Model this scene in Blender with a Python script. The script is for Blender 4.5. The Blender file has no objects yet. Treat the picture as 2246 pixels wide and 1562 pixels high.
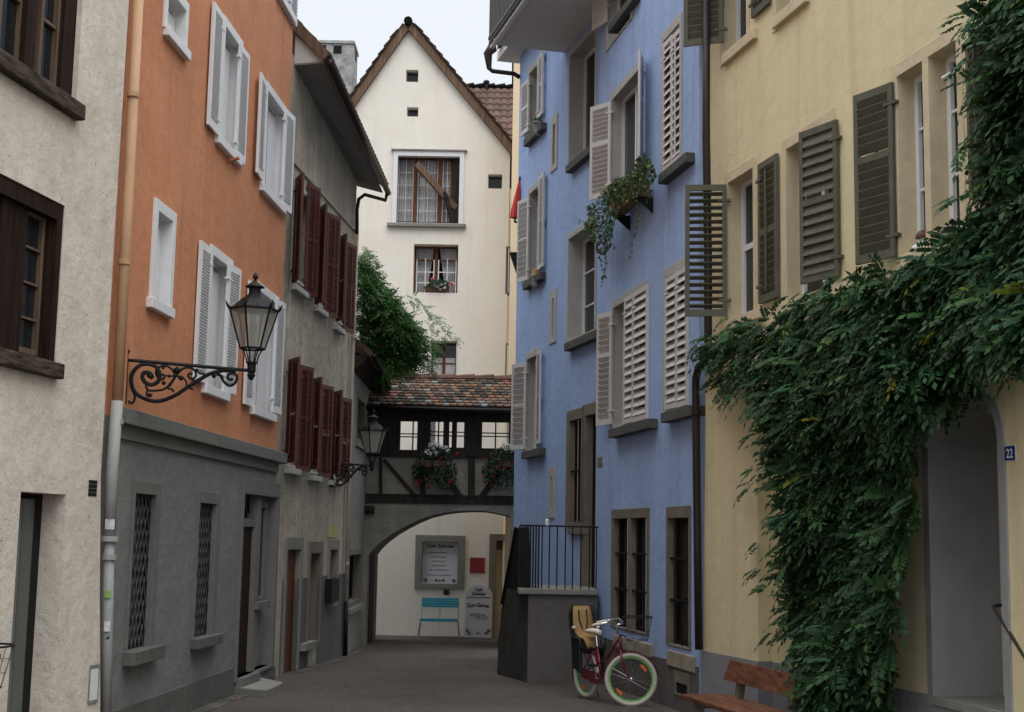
import bpy, bmesh, math, random
import numpy as np
from mathutils import Vector, Matrix
from mathutils.geometry import delaunay_2d_cdt
R = math.radians
V = Vector
rnd = random.Random(7)
sc = bpy.context.scene
COL = sc.collection

# ---------------------------------------------------------------- camera, sky, sun, exposure
FPX, CX, CY = 3000.0, 1123.0, 781.0          # focal length and centre in photo pixels
PITCH, ROLL, EYE = math.atan(399/3000), 0.018, 1.78
CAM = V((0, 0, EYE))
_f = V((0, math.cos(PITCH), math.sin(PITCH)))
_r0, _u0 = V((1, 0, 0)), V((0, -math.sin(PITCH), math.cos(PITCH)))
_r = _r0*math.cos(ROLL) + _u0*math.sin(ROLL)
_u = _u0*math.cos(ROLL) - _r0*math.sin(ROLL)
cd = bpy.data.cameras.new('camera'); cam = bpy.data.objects.new('camera', cd); COL.objects.link(cam)
m = Matrix((_r, _u, -_f)).transposed().to_4x4(); m.translation = CAM
cam.matrix_world = m
cd.sensor_width = 36; cd.lens = FPX/2246*36; cd.clip_end = 2000; cd.clip_start = 0.05
sc.camera = cam

w = bpy.data.worlds.new('World'); sc.world = w; w.use_nodes = True
nt = w.node_tree; nt.nodes.clear()
out = nt.nodes.new('ShaderNodeOutputWorld'); bg = nt.nodes.new('ShaderNodeBackground')
sky = nt.nodes.new('ShaderNodeTexSky'); sky.sky_type = 'NISHITA'; sky.sun_disc = False
SUN_EL, SUN_AZ = R(58), R(-20)
sky.sun_elevation = SUN_EL; sky.sun_rotation = SUN_AZ
tc = nt.nodes.new('ShaderNodeTexCoord'); sp = nt.nodes.new('ShaderNodeSeparateXYZ')
mr = nt.nodes.new('ShaderNodeMapRange')
mr.inputs['From Min'].default_value = 0.42; mr.inputs['From Max'].default_value = 1.0
mr.inputs['To Min'].default_value = 7.9; mr.inputs['To Max'].default_value = 32.0
noi = nt.nodes.new('ShaderNodeTexNoise'); noi.inputs['Scale'].default_value = 2.2; noi.inputs['Detail'].default_value = 5
mul = nt.nodes.new('ShaderNodeMath'); mul.operation = 'MULTIPLY'
nr = nt.nodes.new('ShaderNodeMapRange'); nr.inputs['To Min'].default_value = 0.97; nr.inputs['To Max'].default_value = 1.03
cmb = nt.nodes.new('ShaderNodeVectorMath'); cmb.operation = 'SCALE'
cmb.inputs[0].default_value = (0.955, 0.985, 1.03)
mix = nt.nodes.new('ShaderNodeMix'); mix.data_type = 'RGBA'; mix.inputs['Factor'].default_value = 0.86
L = nt.links.new
L(tc.outputs['Generated'], sp.inputs[0]); L(sp.outputs['Z'], mr.inputs['Value'])
L(tc.outputs['Generated'], noi.inputs['Vector']); L(noi.outputs['Fac'], nr.inputs['Value'])
L(mr.outputs['Result'], mul.inputs[0]); L(nr.outputs['Result'], mul.inputs[1])
L(mul.outputs[0], cmb.inputs['Scale'])
L(sky.outputs[0], mix.inputs[6]); L(cmb.outputs[0], mix.inputs[7])
L(mix.outputs[2], bg.inputs['Color']); bg.inputs['Strength'].default_value = 0.12
L(bg.outputs[0], out.inputs[0])

sd = bpy.data.lights.new('sun', 'SUN'); sun = bpy.data.objects.new('sun', sd); COL.objects.link(sun)
sd.energy = 0.7; sd.angle = R(40); sd.color = (1.0, 0.97, 0.92)
sdir = V((math.sin(SUN_AZ)*math.cos(SUN_EL), -math.cos(SUN_AZ)*math.cos(SUN_EL)*-1, math.sin(SUN_EL)))
sdir = V((0.25, -0.55, 0.8)).normalized()
sun.rotation_euler = (sdir).to_track_quat('Z', 'Y').to_euler()
sky.sun_elevation = math.asin(sdir.z); sky.sun_rotation = math.atan2(sdir.x, sdir.y)
sc.view_settings.view_transform = 'Standard'; sc.view_settings.look = 'None'
sc.view_settings.exposure = 0.12; sc.view_settings.gamma = 1.0

# ---------------------------------------------------------------- geometry helpers
def gz(y): return -0.018*y                     # the street falls gently away
def ray(px, py): return _f + _r*((px-CX)/FPX) + _u*((CY-py)/FPX)
def at(px, py, Y):                             # point on the ray at a given distance down the street
    r = ray(px, py); return CAM + r*(Y/r.y)
def gp(px, py):
    r = ray(px, py); t = -EYE/(r.z + 0.018*r.y); return CAM + r*t

class Frame:
    """a vertical plane: origin o, horizontal direction d, outward normal n"""
    def __init__(s, o, d):
        s.o = V((o[0], o[1], 0)); s.d = V((d[0], d[1], 0)).normalized(); s.n = s.d.cross(V((0, 0, 1))); s.holes = []
    def p(s, u, z, w=0): return s.o + s.d*u + s.n*w + V((0, 0, z))
    def uz(s, px, py, w=0):
        r = ray(px, py); o = s.o + s.n*w - CAM; t = o.dot(s.n)/r.dot(s.n)
        h = CAM + r*t - s.o; return h.dot(s.d), h.z
    def g(s, u): return gz(s.p(u, 0).y)
def left(o, deg): return Frame(o, (math.sin(R(deg)), math.cos(R(deg))))
def right(o, deg): return Frame(o, (math.sin(R(deg)), -math.cos(R(deg))))
class Free(Frame):
    def __init__(s, o, x, y, z): s.o, s.d, s.up, s.n = V(o), V(x), V(y), V(z)
    def p(s, u, z, w=0): return s.o + s.d*u + s.up*z + s.n*w

class MB:
    def __init__(s): s.v, s.f, s.c = [], [], []
    def add(s, vs, fs, col=None):
        b = len(s.v); s.v += [tuple(x) for x in vs]; s.f += [tuple(i+b for i in f) for f in fs]
        s.c += [col]*len(fs); return s
    def hexa(s, p, col=None):                  # 8 points: bottom loop 4, top loop 4
        return s.add(p, [(3, 2, 1, 0), (4, 5, 6, 7), (0, 1, 5, 4), (1, 2, 6, 5), (2, 3, 7, 6), (3, 0, 4, 7)], col)
    def box(s, F, u0, u1, z0, z1, w0, w1, col=None):
        return s.hexa([F.p(u0, z0, w0), F.p(u1, z0, w0), F.p(u1, z0, w1), F.p(u0, z0, w1),
                       F.p(u0, z1, w0), F.p(u1, z1, w0), F.p(u1, z1, w1), F.p(u0, z1, w1)], col)
    def plate(s, F, loops, w0, w1):            # first loop the outline, others holes
        pts = [q for l in loops for q in l]
        eds = []; k = 0
        for l in loops: eds += [(k+i, k+(i+1) % len(l)) for i in range(len(l))]; k += len(l)
        cv, _e, cf, _a, _b, _c = delaunay_2d_cdt([V(q) for q in pts], eds, [], 0, 1e-6)
        def inside(x, y):
            c = False
            for l in loops:
                for i in range(len(l)):
                    (x1, y1), (x2, y2) = l[i-1], l[i]
                    if (y1 > y) != (y2 > y) and x < (x2-x1)*(y-y1)/(y2-y1)+x1: c = not c
            return c
        nc = len(cv); cvs = [F.p(q[0], q[1], w1) for q in cv] + [F.p(q[0], q[1], w0) for q in cv]; cfs = []
        for t in cf:
            a, b, c = (cv[i] for i in t)
            if not inside((a[0]+b[0]+c[0])/3, (a[1]+b[1]+c[1])/3): continue
            ar = (b[0]-a[0])*(c[1]-a[1]) - (b[1]-a[1])*(c[0]-a[0])
            t = tuple(t) if ar > 0 else tuple(reversed(t))
            cfs.append(t); cfs.append(tuple(nc+i for i in reversed(t)))
        s.add(cvs, cfs)
        n = len(pts); fs = []
        vs = [F.p(a, b, w1) for a, b in pts] + [F.p(a, b, w0) for a, b in pts]
        k = 0
        for li, l in enumerate(loops):
            m_ = len(l); area = sum(l[i][0]*l[(i+1) % m_][1]-l[(i+1) % m_][0]*l[i][1] for i in range(m_))
            ccw = area > 0
            if li: ccw = not ccw
            for i in range(m_):
                a, b = k+i, k+(i+1) % m_
                fs.append((n+a, n+b, b, a) if ccw else (a, b, n+b, n+a))
            k += m_
        return s.add(vs, fs)
    def bar(s, a, b, wd, ht, up=V((0, 0, 1)), col=None):   # square-section bar between two points
        a, b = V(a), V(b); d = (b-a).normalized()
        x = d.cross(up); x = x.normalized() if x.length > 1e-4 else V((1, 0, 0)); y = x.cross(d)
        x *= wd/2; y *= ht/2
        return s.hexa([a-x-y, a+x-y, a+x+y, a-x+y, b-x-y, b+x-y, b+x+y, b-x+y], col)
    def tube(s, pts, r, seg=8, closed=False, cap=True):
        pts = [V(p) for p in pts]; n = len(pts); rs = r if isinstance(r, (list, tuple)) else [r]*n
        vs, fs = [], []; prev = None
        for i, p in enumerate(pts):
            if closed: t = pts[(i+1) % n]-pts[i-1]
            else: t = pts[min(i+1, n-1)]-pts[max(i-1, 0)]
            t.normalize()
            if prev is None:
                prev = t.orthogonal().normalized()
            x = prev - t*prev.dot(t); x = x.normalized() if x.length > 1e-5 else t.orthogonal().normalized(); prev = x
            y = t.cross(x)
            for k in range(seg):
                a = 2*math.pi*k/seg; vs.append(p+(x*math.cos(a)+y*math.sin(a))*rs[i])
        m_ = n if closed else n-1
        for i in range(m_):
            j = (i+1) % n
            for k in range(seg):
                l = (k+1) % seg; fs.append((i*seg+k, i*seg+l, j*seg+l, j*seg+k))
        if not closed and cap:
            fs.append(tuple(reversed(range(seg)))); fs.append(tuple((n-1)*seg+k for k in range(seg)))
        return s.add(vs, fs)
    def lathe(s, c, prof, seg=12, rot=0, axis=None):   # prof: (radius, height)
        vs, fs = [], []; c = V(c)
        for r, h in prof:
            for k in range(seg):
                a = 2*math.pi*k/seg+rot; vs.append(c+V((math.cos(a)*r, math.sin(a)*r, h)))
        for i in range(len(prof)-1):
            for k in range(seg):
                l = (k+1) % seg; fs.append((i*seg+k, i*seg+l, (i+1)*seg+l, (i+1)*seg+k))
        fs.append(tuple(reversed(range(seg)))); fs.append(tuple((len(prof)-1)*seg+k for k in range(seg)))
        return s.add(vs, fs)
    def build(s, name, mat, parent=None, smooth=False, bevel=0, weld=False):
        off = V((0, 0, 0))
        if parent is not None:
            q = parent
            while q is not None: off = off + q.location; q = q.parent
        me = bpy.data.meshes.new(name)
        me.from_pydata([(x-off.x, y-off.y, z-off.z) for x, y, z in s.v], [], s.f)
        if any(c is not None for c in s.c):
            at_ = me.color_attributes.new('tint', 'FLOAT_COLOR', 'CORNER')
            cols = []
            for f, c in zip(s.f, s.c): cols += (list(c or (1, 1, 1))[:3]+[1.0])*len(f)
            at_.data.foreach_set('color', cols)
        me.materials.append(mat)
        if any(len(f) > 4 or len(f) == 3 for f in s.f[:1]) or weld:
            bm = bmesh.new(); bm.from_mesh(me); bmesh.ops.remove_doubles(bm, verts=bm.verts, dist=1e-5); bm.to_mesh(me); bm.free()
        if smooth: me.polygons.foreach_set('use_smooth', [True]*len(me.polygons))
        me.update()
        o = bpy.data.objects.new(name, me); COL.objects.link(o)
        if parent is not None: o.parent = parent
        if bevel:
            b = o.modifiers.new('bevel', 'BEVEL'); b.width = bevel; b.segments = 2; b.limit_method = 'ANGLE'
        return o

def tag(o, label, cat, group=None, kind=None):
    o['label'] = label; o['category'] = cat
    if group: o['group'] = group
    if kind: o['kind'] = kind
    return o
def thing(name, loc, label, cat, group=None):
    o = bpy.data.objects.new(name, None); COL.objects.link(o); o.location = loc; o.empty_display_size = 0.2
    return tag(o, label, cat, group)
def tree(root, loc, rotz, label):
    def cp(o, par):
        c = o.copy(); COL.objects.link(c)
        if par: c.parent = par
        for ch in list(o.children): cp(ch, c)
        return c
    c = cp(root, None); c.location = loc; c.rotation_euler = (0, 0, rotz); c['label'] = label
    return c

# ---------------------------------------------------------------- materials
def mat(name, col, rough=0.85, metal=0.0, var=0.10, scale=3.0, fine=0.04, fscale=60, bump=0.15, bscale=90, streak=0.0,
        stain=None, stain_amt=0.0, stain_scale=1.0, tint=False, spec=0.2, drip=None, drip_amt=0.0, speck=0.0, speck_scale=25, speck_col=(0.15, 0.1, 0.07)):
    m = bpy.data.materials.new(name); m.use_nodes = True; t = m.node_tree; N = t.nodes.new; lk = t.links.new
    b = t.nodes['Principled BSDF']; b.inputs['Roughness'].default_value = rough; b.inputs['Metallic'].default_value = metal
    b.inputs['Specular IOR Level'].default_value = spec
    co = N('ShaderNodeTexCoord'); cur = None
    def noise(sc_, det=4, vec=None, r_=0.55):
        n = N('ShaderNodeTexNoise'); n.inputs['Scale'].default_value = sc_; n.inputs['Detail'].default_value = det
        n.inputs['Roughness'].default_value = r_; lk(vec or co.outputs['Object'], n.inputs['Vector']); return n
    def bright(prev, n, amt):
        mp = N('ShaderNodeMapRange'); mp.inputs['From Min'].default_value = 0.25; mp.inputs['From Max'].default_value = 0.75
        mp.inputs['To Min'].default_value = 1-amt; mp.inputs['To Max'].default_value = 1+amt; lk(n.outputs['Fac'], mp.inputs['Value'])
        s_ = N('ShaderNodeVectorMath'); s_.operation = 'SCALE'; lk(prev, s_.inputs[0]); lk(mp.outputs['Result'], s_.inputs['Scale'])
        return s_.outputs[0]
    rgb = N('ShaderNodeRGB'); rgb.outputs[0].default_value = (*col, 1); cur = rgb.outputs[0]
    if tint:
        a = N('ShaderNodeVertexColor'); a.layer_name = 'tint'
        mm = N('ShaderNodeVectorMath'); mm.operation = 'MULTIPLY'; lk(cur, mm.inputs[0]); lk(a.outputs[0], mm.inputs[1]); cur = mm.outputs[0]
    if var: cur = bright(cur, noise(scale), var)
    if fine: cur = bright(cur, noise(fscale, 2), fine)
    if streak:
        mp = N('ShaderNodeMapping'); mp.inputs['Scale'].default_value = (6, 6, 0.5); lk(co.outputs['Object'], mp.inputs['Vector'])
        cur = bright(cur, noise(1.0, 5, mp.outputs[0]), streak)
    def blend(prev, n, lo, hi, c2, amt):
        mp = N('ShaderNodeMapRange'); mp.inputs['From Min'].default_value = lo; mp.inputs['From Max'].default_value = hi
        mp.inputs['To Max'].default_value = amt; lk(n.outputs['Fac'], mp.inputs['Value'])
        mx = N('ShaderNodeMix'); mx.data_type = 'RGBA'; lk(mp.outputs['Result'], mx.inputs['Factor']); lk(prev, mx.inputs[6])
        mx.inputs[7].default_value = (*c2, 1); return mx.outputs[2]
    if stain: cur = blend(cur, noise(stain_scale, 8, None, 0.7), 0.5, 0.7, stain, stain_amt)
    if drip:
        mp2 = N('ShaderNodeMapping'); mp2.inputs['Scale'].default_value = (3.2, 3.2, .22); lk(co.outputs['Object'], mp2.inputs['Vector'])
        n_ = noise(1.0, 7, mp2.outputs[0], .65); cur = blend(cur, n_, .54, .72, drip, drip_amt)
        mp3 = N('ShaderNodeMapping'); mp3.inputs['Scale'].default_value = (.5, .5, .9); mp3.inputs['Location'].default_value = (7, 3, 1); lk(co.outputs['Object'], mp3.inputs['Vector'])
        cur = blend(cur, noise(1.0, 9, mp3.outputs[0], .72), .56, .62, tuple(c*.5+d*.5 for c, d in zip(col, drip)), drip_amt*.7)
    if speck: cur = blend(cur, noise(speck_scale, 6, None, 0.75), 0.60, 0.68, speck_col, speck)
    lk(cur, b.inputs['Base Color'])
    if bump:
        bp = N('ShaderNodeBump'); bp.inputs['Strength'].default_value = bump; bp.inputs['Distance'].default_value = 0.02
        lk(noise(bscale, 4).outputs['Fac'], bp.inputs['Height'])
        n2 = N('ShaderNodeBump'); n2.inputs['Strength'].default_value = bump*1.2; n2.inputs['Distance'].default_value = 0.05
        lk(noise(bscale/12, 3).outputs['Fac'], n2.inputs['Height']); lk(n2.outputs[0], bp.inputs['Normal'])
        lk(bp.outputs[0], b.inputs['Normal'])
    return m
def wood(name, col, rough=0.6, amt=0.35, axis=2, spec=0.1):
    m = bpy.data.materials.new(name); m.use_nodes = True; t = m.node_tree; N = t.nodes.new; lk = t.links.new
    b = t.nodes['Principled BSDF']; b.inputs['Roughness'].default_value = rough; b.inputs['Specular IOR Level'].default_value = spec
    co = N('ShaderNodeTexCoord'); mp = N('ShaderNodeMapping'); s = [30, 30, 30]; s[axis] = 1.5
    mp.inputs['Scale'].default_value = s; lk(co.outputs['Object'], mp.inputs['Vector'])
    n = N('ShaderNodeTexNoise'); n.inputs['Scale'].default_value = 1; n.inputs['Detail'].default_value = 6; lk(mp.outputs[0], n.inputs['Vector'])
    r = N('ShaderNodeMapRange'); r.inputs['From Min'].default_value = .3; r.inputs['From Max'].default_value = .7
    r.inputs['To Min'].default_value = 1-amt; r.inputs['To Max'].default_value = 1+amt; lk(n.outputs['Fac'], r.inputs['Value'])
    rgb = N('ShaderNodeRGB'); rgb.outputs[0].default_value = (*col, 1)
    sv = N('ShaderNodeVectorMath'); sv.operation = 'SCALE'; lk(rgb.outputs[0], sv.inputs[0]); lk(r.outputs[0], sv.inputs['Scale'])
    lk(sv.outputs[0], b.inputs['Base Color'])
    bp = N('ShaderNodeBump'); bp.inputs['Strength'].default_value = .25; bp.inputs['Distance'].default_value = 0.01
    lk(n.outputs['Fac'], bp.inputs['Height']); lk(bp.outputs[0], b.inputs['Normal'])
    return m
def clear_glass(name, tintc=(1, 1, 1), gloss=0.12):
    m = bpy.data.materials.new(name); m.use_nodes = True; t = m.node_tree; t.nodes.clear(); N = t.nodes.new; lk = t.links.new
    o = N('ShaderNodeOutputMaterial'); tr = N('ShaderNodeBsdfTransparent'); tr.inputs[0].default_value = (*tintc, 1)
    g = N('ShaderNodeBsdfGlossy'); g.inputs['Roughness'].default_value = 0.04; mx = N('ShaderNodeMixShader')
    fr = N('ShaderNodeFresnel'); fr.inputs[0].default_value = 1.35
    ad = N('ShaderNodeMath'); ad.operation = 'ADD'; ad.inputs[1].default_value = gloss*0.3; lk(fr.outputs[0], ad.inputs[0])
    lk(ad.outputs[0], mx.inputs[0]); lk(tr.outputs[0], mx.inputs[1]); lk(g.outputs[0], mx.inputs[2]); lk(mx.outputs[0], o.inputs[0])
    return m
def frosted(name, col, a):
    m = bpy.data.materials.new(name); m.use_nodes = True; t = m.node_tree; N = t.nodes.new; lk = t.links.new
    b = t.nodes['Principled BSDF']; b.inputs['Base Color'].default_value = (*col, 1); b.inputs['Roughness'].default_value = .25
    tl = N('ShaderNodeBsdfTranslucent'); tl.inputs[0].default_value = (*col, 1); m1 = N('ShaderNodeMixShader'); m1.inputs[0].default_value = .5
    tr = N('ShaderNodeBsdfTransparent'); tr.inputs[0].default_value = (.9, .9, .86, 1); mx = N('ShaderNodeMixShader'); mx.inputs[0].default_value = a
    lk(b.outputs[0], m1.inputs[1]); lk(tl.outputs[0], m1.inputs[2]); lk(m1.outputs[0], mx.inputs[1]); lk(tr.outputs[0], mx.inputs[2]); lk(mx.outputs[0], t.nodes['Material Output'].inputs[0])
    return m
def leafmat(name, col, var=0.5, rough=0.5, trans=0.25, spec=0.4):
    m = bpy.data.materials.new(name); m.use_nodes = True; t = m.node_tree; N = t.nodes.new; lk = t.links.new
    b = t.nodes['Principled BSDF']; b.inputs['Roughness'].default_value = rough; b.inputs['Specular IOR Level'].default_value = spec
    rgb = N('ShaderNodeRGB'); rgb.outputs[0].default_value = (*col, 1)
    a = N('ShaderNodeVertexColor'); a.layer_name = 'tint'
    mm = N('ShaderNodeVectorMath'); mm.operation = 'MULTIPLY'; lk(rgb.outputs[0], mm.inputs[0]); lk(a.outputs[0], mm.inputs[1])
    lk(mm.outputs[0], b.inputs['Base Color'])
    tr = N('ShaderNodeBsdfTranslucent'); lk(mm.outputs[0], tr.inputs[0]); mx = N('ShaderNodeMixShader'); mx.inputs[0].default_value = trans
    lk(b.outputs[0], mx.inputs[1]); lk(tr.outputs[0], mx.inputs[2]); lk(mx.outputs[0], t.nodes['Material Output'].inputs[0])
    return m

M = {}
M['white_plaster'] = mat('rough_white_plaster', (.64, .575, .485), var=.10, scale=1.3, fine=.10, fscale=70, bump=.30, bscale=75, streak=.08,
                         stain=(.44, .38, .31), stain_amt=.5, stain_scale=1.6, speck=.95, speck_scale=24, speck_col=(.17, .12, .085))
M['orange'] = mat('orange_render', (.55, .240, .122), var=.12, scale=.7, bump=.25, bscale=80, streak=.06, stain=(.43, .165, .08), stain_amt=.55, stain_scale=.55, drip=(.36, .17, .10), drip_amt=.45)
M['orange_dark'] = mat('old_orange_edge', (.40, .15, .07), var=.12, scale=2, streak=.1)
M['grey_low'] = mat('grey_base_render', (.200, .205, .193), var=.09, scale=.9, bump=.45, bscale=60, streak=.06, stain=(.145, .145, .135), stain_amt=.35, stain_scale=.8)
M['grey_plinth'] = mat('dark_grey_plinth', (.115, .115, .105), var=.12, scale=1.5, bump=.4, bscale=50, streak=.08)
M['grey_dark'] = mat('dark_grey_render', (.055, .052, .048), var=.25, scale=2.5, bump=.4, bscale=50, streak=.15)  # landing side wall, darker than the landing base
M['grey_stone'] = mat('grey_painted_stone', (.155, .155, .142), var=.08, bump=.3, bscale=70)
M['brown_wall'] = mat('weathered_roughcast', (.42, .375, .29), var=.20, scale=.8, fine=.18, fscale=50, bump=1.0, bscale=45, streak=.22,
                      stain=(.24, .22, .18), stain_amt=.6, stain_scale=.7)
M['annex_wall'] = mat('dull_grey_roughcast', (.235, .22, .185), var=.16, scale=1, fine=.12, bump=.8, bscale=50, streak=.15)
M['cream'] = mat('cream_render', (.79, .74, .645), var=.035, scale=.6, fine=.02, bump=.12, bscale=50, streak=.025,
                 stain=(.70, .58, .42), stain_amt=.35, stain_scale=.45, drip=(.60, .49, .35), drip_amt=.35)
M['beige'] = mat('peach_render', (.76, .60, .38), var=.05, bump=.1)
M['blue'] = mat('blue_render', (.325, .44, .69), var=.07, scale=.8, bump=.25, bscale=70, streak=.09, stain=(.28, .385, .61), stain_amt=.5, stain_scale=.6, drip=(.22, .28, .42), drip_amt=.45)
M['blue_low'] = mat('blue_house_grey_plinth', (.115, .105, .10), var=.1, scale=1.5, bump=.3, bscale=60, streak=.1)
M['yellow'] = mat('pale_yellow_render', (.71, .615, .385), var=.06, scale=.7, bump=.2, bscale=55, streak=.05, stain=(.56, .47, .27), stain_amt=.4, stain_scale=.7, drip=(.46, .39, .26), drip_amt=.45)
M['yellow_low'] = mat('yellow_house_grey_plinth', (.24, .24, .255), var=.06, scale=1.2, bump=.3, bscale=60)
M['arch_grey'] = mat('smooth_grey_porch_render', (.30, .30, .31), var=.07, bump=.2, bscale=60, streak=.05, stain=(.20, .20, .20), stain_amt=.45, stain_scale=.9, drip=(.22, .21, .20), drip_amt=.4)
M['sandstone'] = mat('beige_sandstone', (.60, .505, .34), var=.08, scale=4, bump=.2, bscale=90)
M['stone'] = mat('grey_green_stone', (.22, .21, .185), var=.12, scale=3, bump=.3, bscale=80)
M['stone_sill'] = mat('pale_worn_stone_sill', (.30, .265, .205), var=.2, scale=6, bump=.4, bscale=60)
M['stone_light'] = mat('pale_grey_stone', (.40, .395, .37), var=.08, scale=3, bump=.2, bscale=80)
M['stone_dark'] = mat('dark_stone_sill', (.085, .088, .08), var=.15, scale=4, bump=.3, bscale=80)
M['stone_brown'] = mat('brown_grey_stone', (.175, .155, .12), var=.15, scale=3, bump=.4, bscale=60, streak=.1)
M['white_paint'] = mat('white_gloss_paint', (.72, .72, .72), rough=.5, var=.03, scale=6, bump=.05, bscale=60)
M['grey_paint'] = mat('pale_grey_shutter_paint', (.56, .54, .52), rough=.6, var=.06, scale=6, bump=.08, bscale=60)
M['red_paint'] = mat('dark_red_shutter_paint', (.105, .038, .027), rough=.55, var=.15, scale=6, bump=.1, bscale=60)
M['green_paint'] = mat('olive_green_shutter_paint', (.108, .106, .076), rough=.65, var=.14, scale=8, bump=.15, bscale=60)
M['dark_wood'] = wood('dark_oak', (.022, .012, .008), amt=.5)
M['weathered'] = wood('weathered_oak_sill', (.06, .045, .034), amt=.75, axis=1, rough=.8)
M['pale_wood'] = wood('pale_wood', (.13, .09, .062), amt=.3)
M['red_wood'] = wood('red_brown_window_wood', (.12, .045, .022), amt=.4)
M['beam'] = wood('old_black_timber', (.034, .028, .022), amt=.5, rough=.85)
M['verge'] = wood('brown_verge_board', (.15, .095, .065), amt=.45, rough=.8)
M['bench_wood'] = wood('varnished_bench_wood', (.12, .050, .029), amt=.5, axis=1, rough=.45)
M['soffit'] = mat('grey_soffit_boards', (.20, .195, .18), var=.12, bump=.2)
M['soffit_white'] = mat('white_soffit', (.62, .60, .57), var=.04, bump=.05)
M['pipe_tan'] = mat('tan_painted_pipe', (.50, .31, .175), rough=.6, var=.12, scale=2, bump=.05)
M['pipe_grey'] = mat('grey_painted_pipe', (.30, .30, .28), rough=.5, var=.12, scale=3, bump=.05)
M['pipe_brown'] = mat('dark_copper_pipe', (.035, .027, .024), rough=.45, metal=.3, var=.2, scale=4, bump=.05)
M['pipe_light'] = mat('cream_painted_pipe', (.42, .36, .29), rough=.6, var=.15, scale=2)
M['iron'] = mat('black_wrought_iron', (.006, .006, .006), rough=.6, metal=0, var=.2, bump=.1, spec=.25)
M['steel'] = mat('grey_steel', (.4, .4, .4), rough=.35, metal=.8, var=.05, bump=0)
M['steel_dark'] = mat('dull_steel', (.10, .10, .10), rough=.5, metal=0, var=.2, bump=0)
M['chrome'] = mat('chrome', (.75, .75, .75), rough=.18, metal=1, var=0, fine=0, bump=0)
M['dark'] = mat('dark_interior', (.012, .012, .012), var=0, fine=0, bump=0)
M['pane'] = mat('dark_window_glass', (.014, .016, .017), rough=.08, var=0, fine=0, bump=.02, bscale=3, spec=.35)
M['pane_grey'] = mat('grey_green_door_glass', (.07, .085, .078), rough=.15, var=.15, scale=1.5, fine=0, bump=0, spec=.6)
M['clear'] = clear_glass('clear_window_glass')
M['lamp_glass'] = frosted('frosted_lamp_glass', (.62, .62, .56), .5)
M['curtain'] = mat('white_net_curtain', (.50, .49, .48), var=.12, scale=12, bump=.1, bscale=30)
M['tile_old'] = mat('old_clay_tiles', (.15, .10, .08), rough=.9, tint=True, var=.25, scale=9, fine=.2, bump=.5, bscale=60)
M['tile_brown'] = mat('brown_pantiles', (.085, .058, .045), rough=.85, tint=True, var=.2, scale=5, bump=.3, bscale=50)
M['concrete'] = mat('mottled_concrete', (.34, .34, .33), var=.35, scale=5, fine=.15, bump=.5, bscale=50, stain=(.09, .09, .09), stain_amt=.95, stain_scale=2.2)
M['leaf'] = leafmat('wisteria_leaf', (.035, .076, .030), rough=.65, spec=.15)
M['leaf_far'] = leafmat('climber_leaf', (.034, .088, .018), spec=.15)
M['leaf_ivy'] = leafmat('ivy_leaf', (.045, .082, .022), spec=.2)
M['leaf_ger'] = leafmat('geranium_leaf', (.022, .055, .018))
M['petal'] = leafmat('geranium_petal', (1, 1, 1), trans=.2)
M['bark'] = wood('vine_bark', (.09, .065, .045), rough=.9, amt=.4)
M['lavender'] = leafmat('lilac_blossom', (1, 1, 1))
M['terracotta'] = mat('brown_terracotta', (.17, .11, .065), var=.15, bump=.3)
M['board_white'] = mat('white_sign_board', (.62, .63, .66), rough=.4, var=.02, bump=0)
M['board_edge'] = mat('sign_edge_metal', (.75, .76, .78), rough=.4, var=0, bump=0)
M['ink'] = mat('black_lettering', (.03, .03, .035), rough=.5, var=0, fine=0, bump=0)
M['red_sign'] = mat('dark_red_panel', (.26, .03, .035), rough=.5, var=.08, bump=0)
M['turq'] = mat('turquoise_slat_paint', (.04, .36, .47), rough=.4, var=.06, bump=0)
M['tyre'] = mat('cream_tyre_rubber', (.56, .52, .43), rough=.7, var=.06, bump=.1, bscale=40)
M['rim'] = mat('lime_green_rim', (.17, .52, .11), rough=.35, var=0, fine=0, bump=0)
M['bike'] = mat('burgundy_bike_paint', (.13, .012, .025), rough=.22, var=0, fine=0, bump=0, spec=.6)
M['black_plastic'] = mat('black_plastic', (.014, .014, .015), rough=.45, var=0, fine=0, bump=.05)
M['tan_pad'] = mat('tan_seat_pad', (.31, .195, .082), rough=.8, var=.08, scale=10, bump=.15)
M['cream_vinyl'] = mat('cream_vinyl', (.66, .62, .52), rough=.45, var=.05, bump=.05)
M['amber'] = mat('amber_reflector', (.75, .16, .03), rough=.2, var=0, fine=0, bump=0, spec=.7)
M['blue_enamel'] = mat('blue_enamel', (.018, .035, .15), rough=.3, var=0, fine=0, bump=0)
M['white_enamel'] = mat('white_enamel', (.72, .72, .72), rough=.35, var=0, fine=0, bump=0)
M['parasol'] = mat('red_parasol_cloth', (.55, .05, .045), rough=.8, var=.06)
M['granite'] = mat('pale_granite_step', (.24, .235, .21), var=.1, scale=3, fine=.12, bump=.3, bscale=60)
M['poster'] = mat('yellowed_poster', (.42, .36, .17), var=.1, bump=0)
M['sticker'] = mat('white_sticker', (.55, .54, .56), rough=.5, var=.2, scale=30, bump=0)
M['sticker_green'] = mat('green_sticker', (.22, .36, .10), rough=.5, var=.1, bump=0)
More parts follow.
